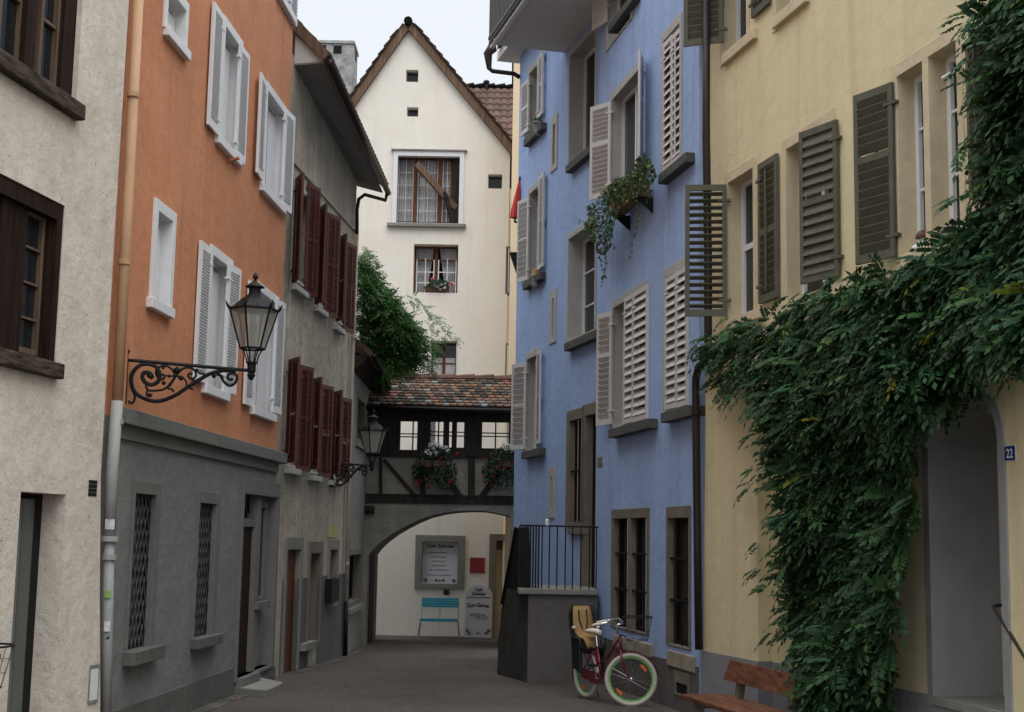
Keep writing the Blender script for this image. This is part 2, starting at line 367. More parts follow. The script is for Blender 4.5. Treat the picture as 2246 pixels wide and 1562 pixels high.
# ---------------------------------------------------------------- generic building parts
def rect(F, TL, BR, w=0):
    u0, z1 = F.uz(*TL, w); u1, z0 = F.uz(*BR, w); return (min(u0, u1), max(u0, u1), min(z0, z1), max(z0, z1))
def loop(u0, u1, z0, z1): return [(u0, z0), (u1, z0), (u1, z1), (u0, z1)]
def wall(F, parent, outline, mt, name='wall', w0=-0.35, w1=0.0, holes=True, body=5.0):
    pts = [F.uz(*q[1:]) if q[0] == 'px' else q for q in outline]
    b = MB().plate(F, [pts] + ([loop(*h) if not isinstance(h[0], tuple) else list(h) for h in F.holes] if holes else []), w0, w1)
    o = b.build(name, mt, parent)
    if body: MB().plate(F, [pts], w0-body, w0-0.30).build('rear_walls', mt, parent)
    return o
def sash(F, parent, r, w, fw=0.05, th=0.05, mull=(), bars=(), bw=0.025, mt=None, name='sash'):
    u0, u1, z0, z1 = r; b = MB()
    b.plate(F, [loop(u0-.01, u1+.01, z0-.01, z1+.01), loop(u0+fw, u1-fw, z0+fw, z1-fw)], w, w+th)
    for k in mull:
        wd = fw*1.3 if not isinstance(k, tuple) else k[1]; kk = k if not isinstance(k, tuple) else k[0]
        um = u0+(u1-u0)*kk; b.box(F, um-wd/2, um+wd/2, z0+fw, z1-fw, w-.002, w+th+.006)
    for k in bars:
        wd = bw if not isinstance(k, tuple) else k[1]; kk = k if not isinstance(k, tuple) else k[0]
        zm = z0+(z1-z0)*kk; b.box(F, u0+fw, u1-fw, zm-wd/2, zm+wd/2, w+.004, w+th-.008)
    return b.build(name, mt, parent)
def drapes(F, parent, r, w, mt, n=14, amp=0.02, shape=None, name='curtain'):
    u0, u1, z0, z1 = r; vs, fs = [], []; N = n*6
    for i in range(N+1):
        a = i/N; ww = w+amp*math.sin(a*n*2*math.pi)*(0.7+0.3*math.sin(a*37))
        zb = z0 if not shape else z0
        vs.append(F.p(u0+(u1-u0)*a, zb, ww))
        t = a if not shape else shape(a)
        vs.append(F.p(u0+(u1-u0)*t, z1, ww))
    for i in range(N): fs.append((2*i, 2*i+2, 2*i+3, 2*i+1))
    return MB().add(vs, fs).build(name, mt, parent)
def window(F, house, TL, BR, sur=(.12, .14, .10), proud=.02, depth=.18, msur=None, msash=None, mpane=None, mull=(.5,), bars=(),
           fw=.05, sill=None, inner=None, name='window', curtain=None, muls=(), grille=None, pane=True):
    o = rect(F, TL, BR); u0, u1, z0, z1 = o
    if sur:
        i = (u0+sur[0], u1-sur[0], z0+sur[2], z1-sur[1])
        if inner: i = rect(F, *inner)
        F.holes.append((u0+.015, u1-.015, z0+.015, z1-.015))
        b = MB()
        edges = [i[0]]
        for mk, mw in muls:
            um = i[0]+(i[1]-i[0])*mk; edges += [um-mw/2, um+mw/2]
        edges.append(i[1])
        inn = [loop(edges[2*k], edges[2*k+1], i[2], i[3]) for k in range(len(edges)//2)]
        b.plate(F, [loop(*o)]+inn, -depth-.06, proud)
        win = b.build(name, msur, house, bevel=.006)
        for k in range(len(edges)//2):
            r = (edges[2*k], edges[2*k+1], i[2], i[3])
            if msash: sash(F, win, r, -depth, fw=fw, mull=mull, bars=bars, mt=msash)
            if pane: MB().box(F, r[0], r[1], r[2], r[3], -depth-.02, -depth+.012).build('pane', mpane or M['pane'], win)
            if curtain: drapes(F, win, (r[0], r[1], r[2], r[3]), -depth-.10, curtain)
    else:
        i = o; F.holes.append(o)
        win = sash(F, house, o, -depth, fw=fw, mull=mull, bars=bars, mt=msash, name=name)
        if pane: MB().box(F, o[0], o[1], o[2], o[3], -depth-.02, -depth+.012).build('pane', mpane or M['pane'], win)
        if curtain: drapes(F, win, o, -depth-.10, curtain)
    if sill:
        h, ov, pr, mt = sill
        MB().box(F, o[0]-ov, o[1]+ov, o[2]-h, o[2]+.002, -depth*.5, pr).build('sill', mt, win, bevel=.008)
    if grille: grille(F, win, i)
    return win, o, i
def fsill(F, win, a, b, h, pr, mt, w0=-.1):     # sill given by its two upper corners in the facade
    if F is FO:
        (ua, _), (ub, _), z = F.uz(*a), F.uz(*b), F.uz(*a, pr)[1]
        return MB().box(F, ua, ub, z-h, z, w0, pr).build('sill', mt, win, bevel=.008)
    (ua, za), (ub, zb) = F.uz(*a, pr), F.uz(*b, pr)
    z = (za+zb)/2; return MB().box(F, ua, ub, z-h, z, w0, pr).build('sill', mt, win, bevel=.008)
def shutter(F, parent, top, bot, free, ang, side, mt, n=14, rod=True, mid=(.5,), st=.055, th=.035, w=.035, tilt=35, gap=.95, name='shutter',
            slat_t=.012, flip=1):
    (uh, z1), (uh2, z0) = F.uz(*top, w), F.uz(*bot, w)
    if not isinstance(ang, tuple):
        e = (F.d*side*math.cos(R(ang)) + F.n*math.sin(R(ang))).normalized(); G = Frame(F.p(uh, 0, w), e)
    wd = free
    if isinstance(ang, tuple):                 # (lo, hi, x): opening angle at which the free edge falls where the photo has it
        lo, hi, fx = ang; best = None
        for k in range(61):
            a = lo+(hi-lo)*k/60; q = F.p(uh, (z0+z1)/2, w)+(F.d*side*math.cos(R(a))+F.n*math.sin(R(a)))*wd-CAM
            px = CX+FPX*q.dot(_r)/q.dot(_f)
            if best is None or abs(px-fx) < best[0]: best = (abs(px-fx), a)
        a = best[1]; e = (F.d*side*math.cos(R(a))+F.n*math.sin(R(a))).normalized(); G = Frame(F.p(uh, 0, w), e)
    return shutter_at(G, parent, wd, z0, z1, mt, n, rod, mid, st, th, tilt, gap, name, slat_t, flip)
def shutter_at(G, parent, wd, z0, z1, mt, n, rod, mid, st, th, tilt, gap, name, slat_t=.012, flip=1):
    b = MB(); H = z1-z0; q = CAM-G.p(wd/2, 0, 0); q.z = 0; sg = (1 if q.dot(G.n) > 0 else -1)*flip
    b.box(G, 0, st, z0, z1, -th/2, th/2); b.box(G, wd-st, wd, z0, z1, -th/2, th/2)
    b.box(G, st, wd-st, z0, z0+st*1.5, -th/2+.002, th/2-.002); b.box(G, st, wd-st, z1-st*1.3, z1, -th/2+.002, th/2-.002)
    ms = [z0+H*k for k in mid]
    for q in ms: b.box(G, st, wd-st, q-st*.6, q+st*.6, -th/2+.002, th/2-.002)
    lo, hi = z0+st*1.5, z1-st*1.3; pitch = (hi-lo)/n; hh = pitch*gap*.5
    dz, dw = hh, .024*sg
    for k in range(n):
        zc = lo+pitch*(k+.5)
        if any(abs(zc-q) < st*.75 for q in ms): continue
        t = .004
        a0 = [(-dw, zc-dz-t), (dw, zc+dz-t), (dw, zc+dz+t), (-dw, zc-dz+t)]
        b.hexa([G.p(st-.004, a0[0][1], a0[0][0]), G.p(wd-st+.004, a0[0][1], a0[0][0]), G.p(wd-st+.004, a0[1][1], a0[1][0]), G.p(st-.004, a0[1][1], a0[1][0]),
                G.p(st-.004, a0[3][1], a0[3][0]), G.p(wd-st+.004, a0[3][1], a0[3][0]), G.p(wd-st+.004, a0[2][1], a0[2][0]), G.p(st-.004, a0[2][1], a0[2][0])])
    if rod:
        for s_ in ((-1, 1) if rod == 2 else (1,)):
            b.box(G, wd/2-.012, wd/2+.012, lo+.03, hi-.03, s_*.026, s_*.042)
    o = b.build(name, mt, parent)
    for z in (z0+H*.12, z1-H*.12):
        MB().box(G, -.05, .10, z-.015, z+.015, -th/2-.006, th/2+.006).build('hinge', mt, parent)
    return o
def pipe(parent, pts, r, mt, collars=(), name='downpipe'):
    o = MB().tube(pts, r, 14).build(name, mt, parent, smooth=True)
    if collars:
        for c, rr in collars: MB().tube([V(c)-V((0, 0, .025)), V(c)+V((0, 0, .025))], rr, 14).build('pipe_clamp', mt, parent)
    return o
def louvre_leaf(F, parent, TL, BR, mt, n, w=.03, **k):
    u0, u1, z0, z1 = rect(F, TL, BR, w)
    G = Frame(F.p(u0, 0, w), F.d)
    return shutter_at(G, parent, u1-u0, z0, z1, mt, n, k.get('rod', False), k.get('mid', ()), k.get('st', .05), .035, k.get('tilt', 40), k.get('gap', .82), 'shutter', .012, -1)

# ---------------------------------------------------------------- ground
gm = bpy.data.materials.new('stone_paving'); gm.use_nodes = True; t = gm.node_tree; N = t.nodes.new; lk = t.links.new
b = t.nodes['Principled BSDF']; b.inputs['Roughness'].default_value = .8; b.inputs['Specular IOR Level'].default_value = .3
co = N('ShaderNodeTexCoord'); mp = N('ShaderNodeMapping'); mp.inputs['Rotation'].default_value = (0, 0, R(38)); lk(co.outputs['Object'], mp.inputs[0])
br = N('ShaderNodeTexBrick'); lk(mp.outputs[0], br.inputs['Vector']); br.inputs['Scale'].default_value = 1.0
br.inputs['Brick Width'].default_value = .19; br.inputs['Row Height'].default_value = .105; br.inputs['Mortar Size'].default_value = .007
br.inputs['Color1'].default_value = (.092, .074, .062, 1); br.inputs['Color2'].default_value = (.066, .057, .05, 1); br.inputs['Mortar'].default_value = (.05, .044, .04, 1)
n1 = N('ShaderNodeTexNoise'); n1.inputs['Scale'].default_value = .55; n1.inputs['Detail'].default_value = 7; lk(co.outputs['Object'], n1.inputs['Vector'])
r1 = N('ShaderNodeMapRange'); r1.inputs['From Min'].default_value = .3; r1.inputs['From Max'].default_value = .7; r1.inputs['To Min'].default_value = .78; r1.inputs['To Max'].default_value = 1.3
lk(n1.outputs['Fac'], r1.inputs['Value']); sv = N('ShaderNodeVectorMath'); sv.operation = 'SCALE'; lk(br.outputs['Color'], sv.inputs[0]); lk(r1.outputs[0], sv.inputs['Scale'])
n2 = N('ShaderNodeTexNoise'); n2.inputs['Scale'].default_value = 22; n2.inputs['Detail'].default_value = 3; lk(co.outputs['Object'], n2.inputs['Vector'])
r2 = N('ShaderNodeMapRange'); r2.inputs['To Min'].default_value = .7; r2.inputs['To Max'].default_value = 1.3; lk(n2.outputs['Fac'], r2.inputs['Value'])
sv2 = N('ShaderNodeVectorMath'); sv2.operation = 'SCALE'; lk(sv.outputs[0], sv2.inputs[0]); lk(r2.outputs[0], sv2.inputs['Scale']); lk(sv2.outputs[0], b.inputs['Base Color'])
bp = N('ShaderNodeBump'); bp.inputs['Strength'].default_value = .5; bp.inputs['Distance'].default_value = .01; lk(br.outputs['Fac'], bp.inputs['Height']); bp.invert = True
bp2 = N('ShaderNodeBump'); bp2.inputs['Strength'].default_value = .3; bp2.inputs['Distance'].default_value = .01; lk(n2.outputs['Fac'], bp2.inputs['Height'])
lk(bp.outputs[0], bp2.inputs['Normal']); lk(bp2.outputs[0], b.inputs['Normal'])
g = MB(); xs = [-400, -60, -12, -4, 0, 4, 12, 60, 400]; ys = [-400, -40, -5, 5, 12, 20, 28, 34, 60, 400]
g.add([(x, y, gz(y) if -40 <= y <= 60 else gz(max(-40, min(60, y)))) for y in ys for x in xs],
      [(j*9+i, j*9+i+1, (j+1)*9+i+1, (j+1)*9+i) for j in range(9) for i in range(8)])
gr = g.build('street_paving', gm); gr['kind'] = 'structure'

# facade planes
p411, p618, p760, p830 = gp(411, 1561), gp(618, 1481), gp(760, 1436), gp(830, 1406)
FO = left((p411.x, p411.y), 3.2)                              # orange house
FB = Frame((p618.x, p618.y), (p760.x-p618.x, p760.y-p618.y))  # brown house
FA = Frame((p760.x-.02, p760.y), (p830.x-p760.x, p830.y-p760.y+.3))
uW = FO.uz(222, 1300)[0]; wo = FO.p(uW, 0, .10)
FW = left((wo.x, wo.y), 9.0)                                  # white house, u<0 is the visible side
p1427 = gp(1427, 1537)
FR = right((p1427.x, p1427.y), 11.1)                          # blue house, near part
uc = FR.uz(1308, 900)[0]; cor = FR.p(uc, 0, -.06)
FL = right((cor.x, cor.y), 14.6)                              # blue house, far part (u<0)
ub = FR.uz(1529, 1300)[0]; be = FR.p(ub+.10, 0, .0)
FYB = right((be.x-.02, be.y), 13.5)                           # yellow buttress plane
yo = FYB.p(0, 0, -.16); FY = Frame((yo.x, yo.y), FYB.d)       # yellow main wall
FC = Frame((-1.8, 33.7), (1, 0))                              # cream gable house
FG = Frame((-3.2, 29.6), (1, 0))                              # bridge front

# ---------------------------------------------------------------- WHITE HOUSE
H = thing('white_house', FW.p(-1.5, FW.g(-1.5)), 'rough white plastered house with dark oak windows, nearest on the left', 'house')
def oak_window(TL, BR, lintel, sillp):
    r = rect(FW, TL, BR); r = (r[0]-1.0, r[1], r[2], r[3]); FW.holes.append(r)
    u0, u1, z0, z1 = r
    b = MB(); b.plate(FW, [loop(u0-.01, u1+.005, z0-.005, z1+.01), loop(u0+.16, u1-.09, z0+.05, z1-.12)], -.22, -.03)
    win = b.build('window', M['dark_wood'], H)
    return win, r
def oak_lights(win, spans, w=-.16, nb=3):
    for (xa, xb, ya, yb) in spans:
        u0, z1 = FW.uz(xa, ya, w); u1, z0 = FW.uz(xb, yb, w)
        b = MB().plate(FW, [loop(u0, u1, z0, z1), loop(u0+.035, u1-.03, z0+.04, z1-.03)], w, w+.05)
        for k in range(1, nb): 
            zz = z0+(z1-z0)*k/nb; b.box(FW, u0+.03, u1-.025, zz-.012, zz+.012, w+.004, w+.04)
        b.build('sash', M['pale_wood'], win)
        MB().box(FW, u0, u1, z0, z1, w-.01, w+.012).build('pane', M['pane'], win)
# upper window (its head is above the frame)
u1, z0 = FW.uz(167, 232); r = (u1-1.75, u1, z0, z0+1.75); FW.holes.append(r)
win = MB().plate(FW, [loop(r[0]-.01, r[1]+.005, r[2]-.005, r[3]+.01), loop(r[0]+.15, r[1]-.22, r[2]+.0+.03, r[3]-.12)], -.22, -.05).build('window', M['dark_wood'], H)
ua = FW.uz(122, 100, -.1)[0]; 
for (xa, xb) in ((75, 118), (-20, 37)):
    ul, ur = FW.uz(xa, 100, -.14)[0], FW.uz(xb, 100, -.14)[0]
    b = MB().plate(FW, [loop(ul, ur, r[2]+.02, r[3]-.1), loop(ul+.05, ur-.05, r[2]+.07, r[3]-.15)], -.15, -.09)
    b.box(FW, ul+.05, ur-.05, r[2]+.62, r[2]+.65, -.14, -.1); b.box(FW, ul+.05, ur-.05, r[2]+1.2, r[2]+1.23, -.14, -.1)
    b.build('sash', M['pale_wood'], win); MB().box(FW, ul, ur, r[2], r[3]-.05, -.17, -.135).build('pane', M['pane'], win)
ul = FW.uz(46, 100, -.1)[0]; MB().box(FW, ul-.04, ul+.12, r[2]+.02, r[3]-.1, -.2, -.04).build('mullion', M['dark_wood'], win)
MB().box(FW, r[0]-.15, r[1]+.02, r[2]-.14, r[2]+.004, -.12, .09).build('sill', M['weathered'], win, bevel=.012)
# lower window
u1, z1 = FW.uz(143, 452); z0 = FW.uz(124, 800)[1]; r = (u1-1.8, u1, z0, z1); FW.holes.append(r)
win = MB().plate(FW, [loop(r[0]-.01, r[1]+.005, r[2]-.005, r[3]+.01), loop(r[0]+.15, r[1]-.10, r[2]+.03, r[3]-.15)], -.22, -.012).build('window', M['dark_wood'], H)
ul, ur = FW.uz(33, 640, -.13)[0], FW.uz(84, 640, -.13)[0]
MB().box(FW, ur, r[1]-.09, r[2]+.02, r[3]-.14, -.2, -.06).build('mullion', M['dark_wood'], win)
MB().box(FW, ul-.42, ul, r[2]+.02, r[3]-.14, -.2, -.06).build('mullion', M['dark_wood'], win)
b = MB().plate(FW, [loop(ul, ur, r[2]+.05, r[3]-.15), loop(ul+.03, ur-.045, r[2]+.10, r[3]-.18)], -.15, -.10)
for k in (1, 2, 3): zz = r[2]+.05+(r[3]-r[2]-.2)*k/4; b.box(FW, ul+.03, ur-.045, zz-.01, zz+.01, -.145, -.105)
b.build('sash', M['pale_wood'], win); MB().box(FW, ul, ur, r[2], r[3]-.1, -.17, -.138).build('pane', M['pane'], win)
MB().box(FW, r[0]-.15, r[1]+.03, r[2]-.13, r[2]+.004, -.12, .08).build('sill', M['weathered'], win, bevel=.012)
# doorway
ud0, zt = FW.uz(46, 1078); ud1 = FW.uz(145, 1083)[0]; zb = FW.g(ud0)-.3
FW.holes.append((ud0, ud1, zb, zt))
dr = MB().box(FW, ud0-.0, ud1, zb, zt, -.345, -.22).build('door', M['dark'], H)
MB().box(FW, ud0-.02, ud0+.62, zb, zt-.05, -.22, -.20).build('pane', M['pane_grey'], dr)
MB().box(FW, ud0+.28, ud0+.38, zb, zt-.05, -.20, -.185).build('door_frame', M['grey_stone'], dr)
# vent and cover plate
r = rect(FW, (195, 1052), (211, 1090)); b = MB()
for k in range(4):
    z = r[2]+(r[3]-r[2])*(k+.5)/4; b.box(FW, r[0], r[1], z-.017, z+.017, -.01, .004)
b.build('air_vent', M['dark'], H)
r = rect(FW, (196, 1460), (212, 1540)); MB().plate(FW, [loop(*r), loop(r[0]+.012, r[1]-.012, r[2]+.03, r[3]-.03)], .0, .012).build('cover_frame', M['stone'], H)
MB().box(FW, r[0]+.012, r[1]-.012, r[2]+.03, r[3]-.03, 0, .008).build('cover_plate', M['white_paint'], H)
ue, ze = FW.uz(220, 1562); 
wall(FW, H, [(-9, FW.g(-9)-.4), (0.0, FW.g(0)-.4), ('px', 219, 1300), ('px', 221, 1040), ('px', 251, 520), ('px', 283, 0), (FW.uz(290, -120)[0], 8.2), (FW.uz(290, -120)[0], 11.5), (-9, 11.5)], M['white_plaster'])
MB().hexa([FW.p(-9.3, 11.5, .5), FW.p(.1, 11.5, .5), FW.p(.1, 11.6, .5), FW.p(-9.3, 11.6, .5), FW.p(-9.3, 14.5, -5.6), FW.p(.1, 14.5, -5.6), FW.p(.1, 14.6, -5.6), FW.p(-9.3, 14.6, -5.6)]).build('roof', M['tile_brown'], H)

# ---------------------------------------------------------------- ORANGE HOUSE
H = thing('orange_house', FO.p(2, FO.g(2)), 'orange rendered house with white shutters above a grey ground floor', 'house')
WP = M['white_paint']
def ow(TL, BR, side=.09, top=.12, bot=.03, sill=None, inner=None):
    return window(FO, H, TL, BR, sur=(side, top, bot), proud=.03, depth=.16, msur=WP, msash=WP, mpane=M['curtain'], mull=(.5,), fw=.04, inner=inner)
def osill(win, a, b):
    (ua, za), (ub_, zb_) = FO.uz(*a), FO.uz(*b); MB().box(FO, ua, ub_, o[2]-.08, o[2]+.03, -.1, .07).build('sill', WP, win, bevel=.008)
def oblind(win, i, w=-.10):   # white folded inner shutters filling most of the opening
    MB().box(FO, i[0], i[1]-.012, i[2], i[3]-.1, w-.02, w).build('folded_shutter', WP, win)
    MB().box(FO, (i[0]+i[1])/2-.006, (i[0]+i[1])/2+.006, i[2]+.02, i[3]-.12, w, w+.004).build('gap_strip', M['stone'], win)
# small windows, near column
win, o, i = ow((362, -55), (405, 118)); oblind(win, i); osill(win, (357, 72), (407, 118))
win, o, i = ow((337, 433), (372, 685), side=.12); oblind(win, i); osill(win, (321, 655), (371, 690))
# middle column
win, o, i = ow((488, 32), (518, 350)); oblind(win, i); osill(win, (470, 312), (521, 352))
shutter(FO, win, (489, 34), (470, 290), .46, (0, 60, 462), -1, WP, n=34, rod=False, mid=(), tilt=40, st=.07)
shutter(FO, win, (526, 95), (517, 345), .46, (0, 60, 541), 1, WP, n=34, rod=False, mid=(), tilt=40, st=.07)
win, o, i = ow((460, 535), (494, 868)); oblind(win, i); osill(win, (441, 848), (494, 876))
shutter(FO, win, (463, 545), (450, 842), .46, (0, 60, 433), -1, WP, n=40, rod=False, mid=(), tilt=40, st=.07)
shutter(FO, win, (501, 577), (493, 860), .46, (0, 60, 521), 1, WP, n=40, rod=False, mid=(), tilt=40, st=.07)
# far column
win, o, i = ow((582, 176), (617, 458)); oblind(win, i); osill(win, (568, 410), (618, 458))
shutter(FO, win, (583, 182), (572, 395), .46, (0, 60, 568), -1, WP, n=34, rod=False, mid=(), tilt=40, st=.07)
shutter(FO, win, (625, 237), (617, 455), .46, (0, 60, 642), 1, WP, n=34, rod=False, mid=(), tilt=40, st=.07)
win, o, i = ow((563, 617), (598, 915)); oblind(win, i); osill(win, (548, 893), (598, 918))
shutter(FO, win, (563, 628), (550, 892), .46, (0, 60, 540), -1, WP, n=40, rod=False, mid=(), tilt=40, st=.07)
shutter(FO, win, (606, 655), (599, 905), .46, (0, 60, 620), 1, WP, n=40, rod=False, mid=(), tilt=40, st=.07)
win, o, i = ow((603, -260), (638, 38)); oblind(win, i); osill(win, (604, -5), (640, 45))
shutter(FO, win, (645, -230), (636, 38), .46, (0, 60, 655), 1, WP, n=30, rod=False, mid=(), tilt=40, st=.07)
hk = FO.p(*FO.uz(497, 355), 0); MB().tube([hk, hk+FO.n*.16+V((0, 0, .05))], .022, 8).build('rain_spout', M['orange_dark'], H)
# ground floor, grey
GS = M['grey_stone']
def lattice(F, win, i):
    b = MB(); u0, u1, z0, z1 = i; W = u1-u0; st = .34; k = -3
    w = -.045
    z = z0-W*2.2
    while z < z1:
        for s in (0, 1):
            za, zb = z, z+W*2.0
            a = [(u0, za), (u1, zb)] if s == 0 else [(u1, za), (u0, zb)]
            (ua, a_), (ub_, b_) = a
            if a_ < z0: ua += (ub_-ua)*(z0-a_)/(b_-a_); a_ = z0
            if b_ > z1: ub_ = ua+(ub_-ua)*(z1-a_)/(b_-a_); b_ = z1
            if b_ > a_+.02: b.bar(F.p(ua, a_, w+s*.014), F.p(ub_, b_, w+s*.014), .013, .010, up=F.n)
        z += st*.72
    b.build('lattice_grille', M['steel_dark'], win)
win, o, i = window(FO, H, (290, 1053), (331, 1425), sur=(.12, .16, .02), proud=.03, depth=.085, msur=GS, msash=M['iron'], mull=(), bars=(.5,), inner=((293, 1082), (322, 1424)), grille=lattice)
fsill(FO, win, (268, 1438), (338, 1424-4), .14, .13, M['grey_plinth'])
win, o, i = window(FO, H, (433, 1076), (466, 1398), sur=(.12, .16, .02), proud=.03, depth=.085, msur=GS, msash=M['iron'], mull=(), bars=(.5,), inner=((435, 1103), (458, 1397)), grille=lattice)
fsill(FO, win, (417, 1408), (469, 1393), .12, .12, M['grey_plinth'])
# door bay
r = rect(FO, (531, 1046), (597, 1400)); zd = FO.uz(530, 1482)[1]
FO.holes.append((r[0]+.02, r[1]-.02, zd, r[3]-.02))
b = MB().plate(FO, [[(r[0], zd-.05), (r[1], zd-.05), (r[1], r[3]), (r[0], r[3])], [(r[0]+.06, zd+.0), (r[1]-.12, zd), (r[1]-.12, r[3]-.22), (r[0]+.06, r[3]-.22)]], -.34, .04)
df = b.build('door_frame', GS, H, bevel=.006)
um = FO.uz(559, 1300)[0]; un = FO.uz(566, 1300)[0]; zt0 = FO.uz(540, 1155)[1]; zt1 = FO.uz(540, 1137)[1]
MB().box(FO, um, un+.05, zd-.02, r[3]-.2, -.30, -.01).build('post', GS, df)
MB().box(FO, r[0]+.05, um, zt0, zt1, -.30, -.04).build('transom', GS, df)
MB().box(FO, r[0]+.03, um+.01, zd-.02, zt0, -.12, -.08).build('door', M['dark_wood'], df)
MB().box(FO, un+.04, r[1]-.1, zd-.02, r[3]-.2, -.16, -.12).build('side_panel', M['grey_low'], df)
rs = rect(FO, (573, 1112), (584, 1308)); 
MB().box(FO, rs[0], rs[1]+.05, rs[2], rs[3], -.13, -.10).build('side_pane', M['pane'], df)
MB().plate(FO, [loop(rs[0]-.06, rs[1]+.1, rs[2]-.05, rs[3]+.06), loop(rs[0], rs[1]+.05, rs[2], rs[3])], -.12, -.05).build('side_frame', GS, df)
MB().box(FO, rs[0]-.1, rs[1]+.12, rs[2]-.16, rs[2]-.06, -.12, .03).build('side_sill', GS, df)
b = MB()
for k in range(5):
    u = r[0]+.1+(um-r[0]-.12)*k/4; b.bar(FO.p(u-.05, zt1, -.15), FO.p(u+.05, r[3]-.23, -.15), .014, .014)
    b.bar(FO.p(u+.05, zt1, -.13), FO.p(u-.05, r[3]-.23, -.13), .014, .014)
b.build('transom_grille', M['iron'], df)
# walls: grey below the ledge, orange above
uL = uW-.3
zl = FO.uz(450, 950)[1]
edge = [('px', 602, 1010), ('px', 643, 55)]
EO = FO.uz(640, 55)
le_b, le_t = FO.uz(300, 905)[1], None
ledgez = (FO.uz(267, 887, .12)[1]+FO.uz(623, 993, .12)[1])/2
hs = FO.holes; FO.holes = [h for h in hs if h[2] > ledgez-.2]
uE0 = FO.uz(600, 1400)[0]; uE1 = FO.uz(607, 985)[0]; uE2 = FO.uz(643, 55)[0]
wall(FO, H, [(uL, ledgez-.1), (uE1, ledgez-.1), (uE2, EO[1]), (uE2, 12.5), (uL, 12.5)], M['orange'])
FO.holes = [h for h in hs if h[2] <= ledgez-.2]
gzz = FO.g(2)
wall(FO, H, [(uL, FO.g(uL)-.4), (uE0, FO.g(uE0)-.4), (uE0, 1), (uE1, ledgez-.1), (uL, ledgez-.1)], M['grey_low'], name='lower_wall')
FO.holes = hs
MB().plate(FO, [[(uW+.02, ledgez-.16), (FO.uz(617, 990)[0], ledgez-.16), (FO.uz(617, 990)[0], ledgez), (uW+.02, ledgez)]], -.02, .10).build('ledge', M['grey_stone'], H, bevel=.01)
MB().box(FO, uW+.02, uE1+.03, ledgez-.30, ledgez-.16, -.01, .035).build('ledge_moulding', M['grey_stone'], H)
uq, zq = FO.uz(380, 1514, .03); ud = FO.uz(514, 1470, .03)[0]
MB().box(FO, uL, ud, FO.g(uL)-.3, zq, -.01, .03).build('plinth', M['grey_plinth'], H)
MB().hexa([FO.p(uL, 12.5, .5), FO.p(uE2, 12.5, .5), FO.p(uE2, 12.6, .5), FO.p(uL, 12.6, .5), FO.p(uL, 15.5, -5.6), FO.p(uE2, 15.5, -5.6), FO.p(uE2, 15.6, -5.6), FO.p(uL, 15.6, -5.6)]).build('roof', M['tile_brown'], H)
# drain pipe with stickers
def fo(x, y, w): u, z = FO.uz(x, y, w); return FO.p(u, z, w)
pw = .10; P = [fo(306, -60, pw), fo(276, 520, pw), fo(257, 880, pw)]
pipe(H, P, .053, M['pipe_tan'], [(fo(291, 208, pw), .059), (fo(272, 575, pw), .059)])
pg = pipe(H, [fo(257, 880, pw), fo(245, 1040, pw), fo(240, 1175, pw)], .057, M['pipe_grey'], [(fo(240, 1182, pw), .085), (fo(239, 1222, pw), .07), (fo(255, 925, pw), .068)])
pg = pipe(H, [fo(240, 1175, pw), fo(235, 1400, pw), fo(232, 1600, pw)], .050, M['pipe_grey'])
def sticker(x, y, wpx, hpx, mt, rot=0):
    c = fo(x, y, pw); d = (CAM-c); d.z = 0; d.normalize(); c = c+d*.060
    G = Frame((c.x, c.y), V((0, 0, 1)).cross(d)); s = (c.y)/3000
    n = 5; hw, hh = wpx*s/2, hpx*s/2; vs = []; fs = []
    for k in range(n):
        a = -1+2*k/(n-1); dep = -(hw*a)**2/(2*.062)
        vs += [G.p(hw*a, c.z-hh, dep), G.p(hw*a, c.z+hh, dep)]
    for k in range(n-1): fs.append((2*k, 2*k+2, 2*k+3, 2*k+1))
    MB().add(vs, fs).build('sticker', mt, H)
for q in ((251, 1069, 10, 12, 'sticker'), (252, 1090, 6, 20, 'sticker'), (251, 1118, 6, 16, 'ink'), (241, 1150, 20, 22, 'sticker'), (240, 1250, 10, 12, 'ink'),
          (242, 1272, 8, 16, 'sticker'), (237, 1303, 14, 16, 'sticker_green'), (241, 1318, 6, 14, 'sticker'), (239, 1337, 10, 12, 'sticker'), (235, 1373, 13, 22, 'sticker'), (236, 1396, 8, 10, 'ink')):
    sticker(*q[:4], M[q[4]])
# stone step
st = thing('stone_step', gp(565, 1510), 'low pale grey stone step slab below the door of the orange house', 'step')
a, b_, c, d = gp(516, 1523), gp(583, 1530), gp(620, 1512), gp(552, 1497)
lo = [V((q.x, q.y, gz(q.y)-.02)) for q in (a, b_, c, d)]
o = MB().hexa(lo+[V((q.x, q.y, gz(q.y)+.10)) for q in (a, b_, c, d)]).build('slab', M['granite'], st, bevel=.02)
b = MB().box(FO, FO.uz(514, 1490)[0], FO.uz(553, 1480)[0], zd-.35, zd+.0, -.3, .12); b.build('door_threshold', M['grey_stone'], H)
MB().box(FO, r[1]-.25, FO.uz(600, 1460)[0], FO.g(3)-.3, FO.uz(575, 1470)[1], -.02, .03).build('plinth', M['grey_plinth'], H)
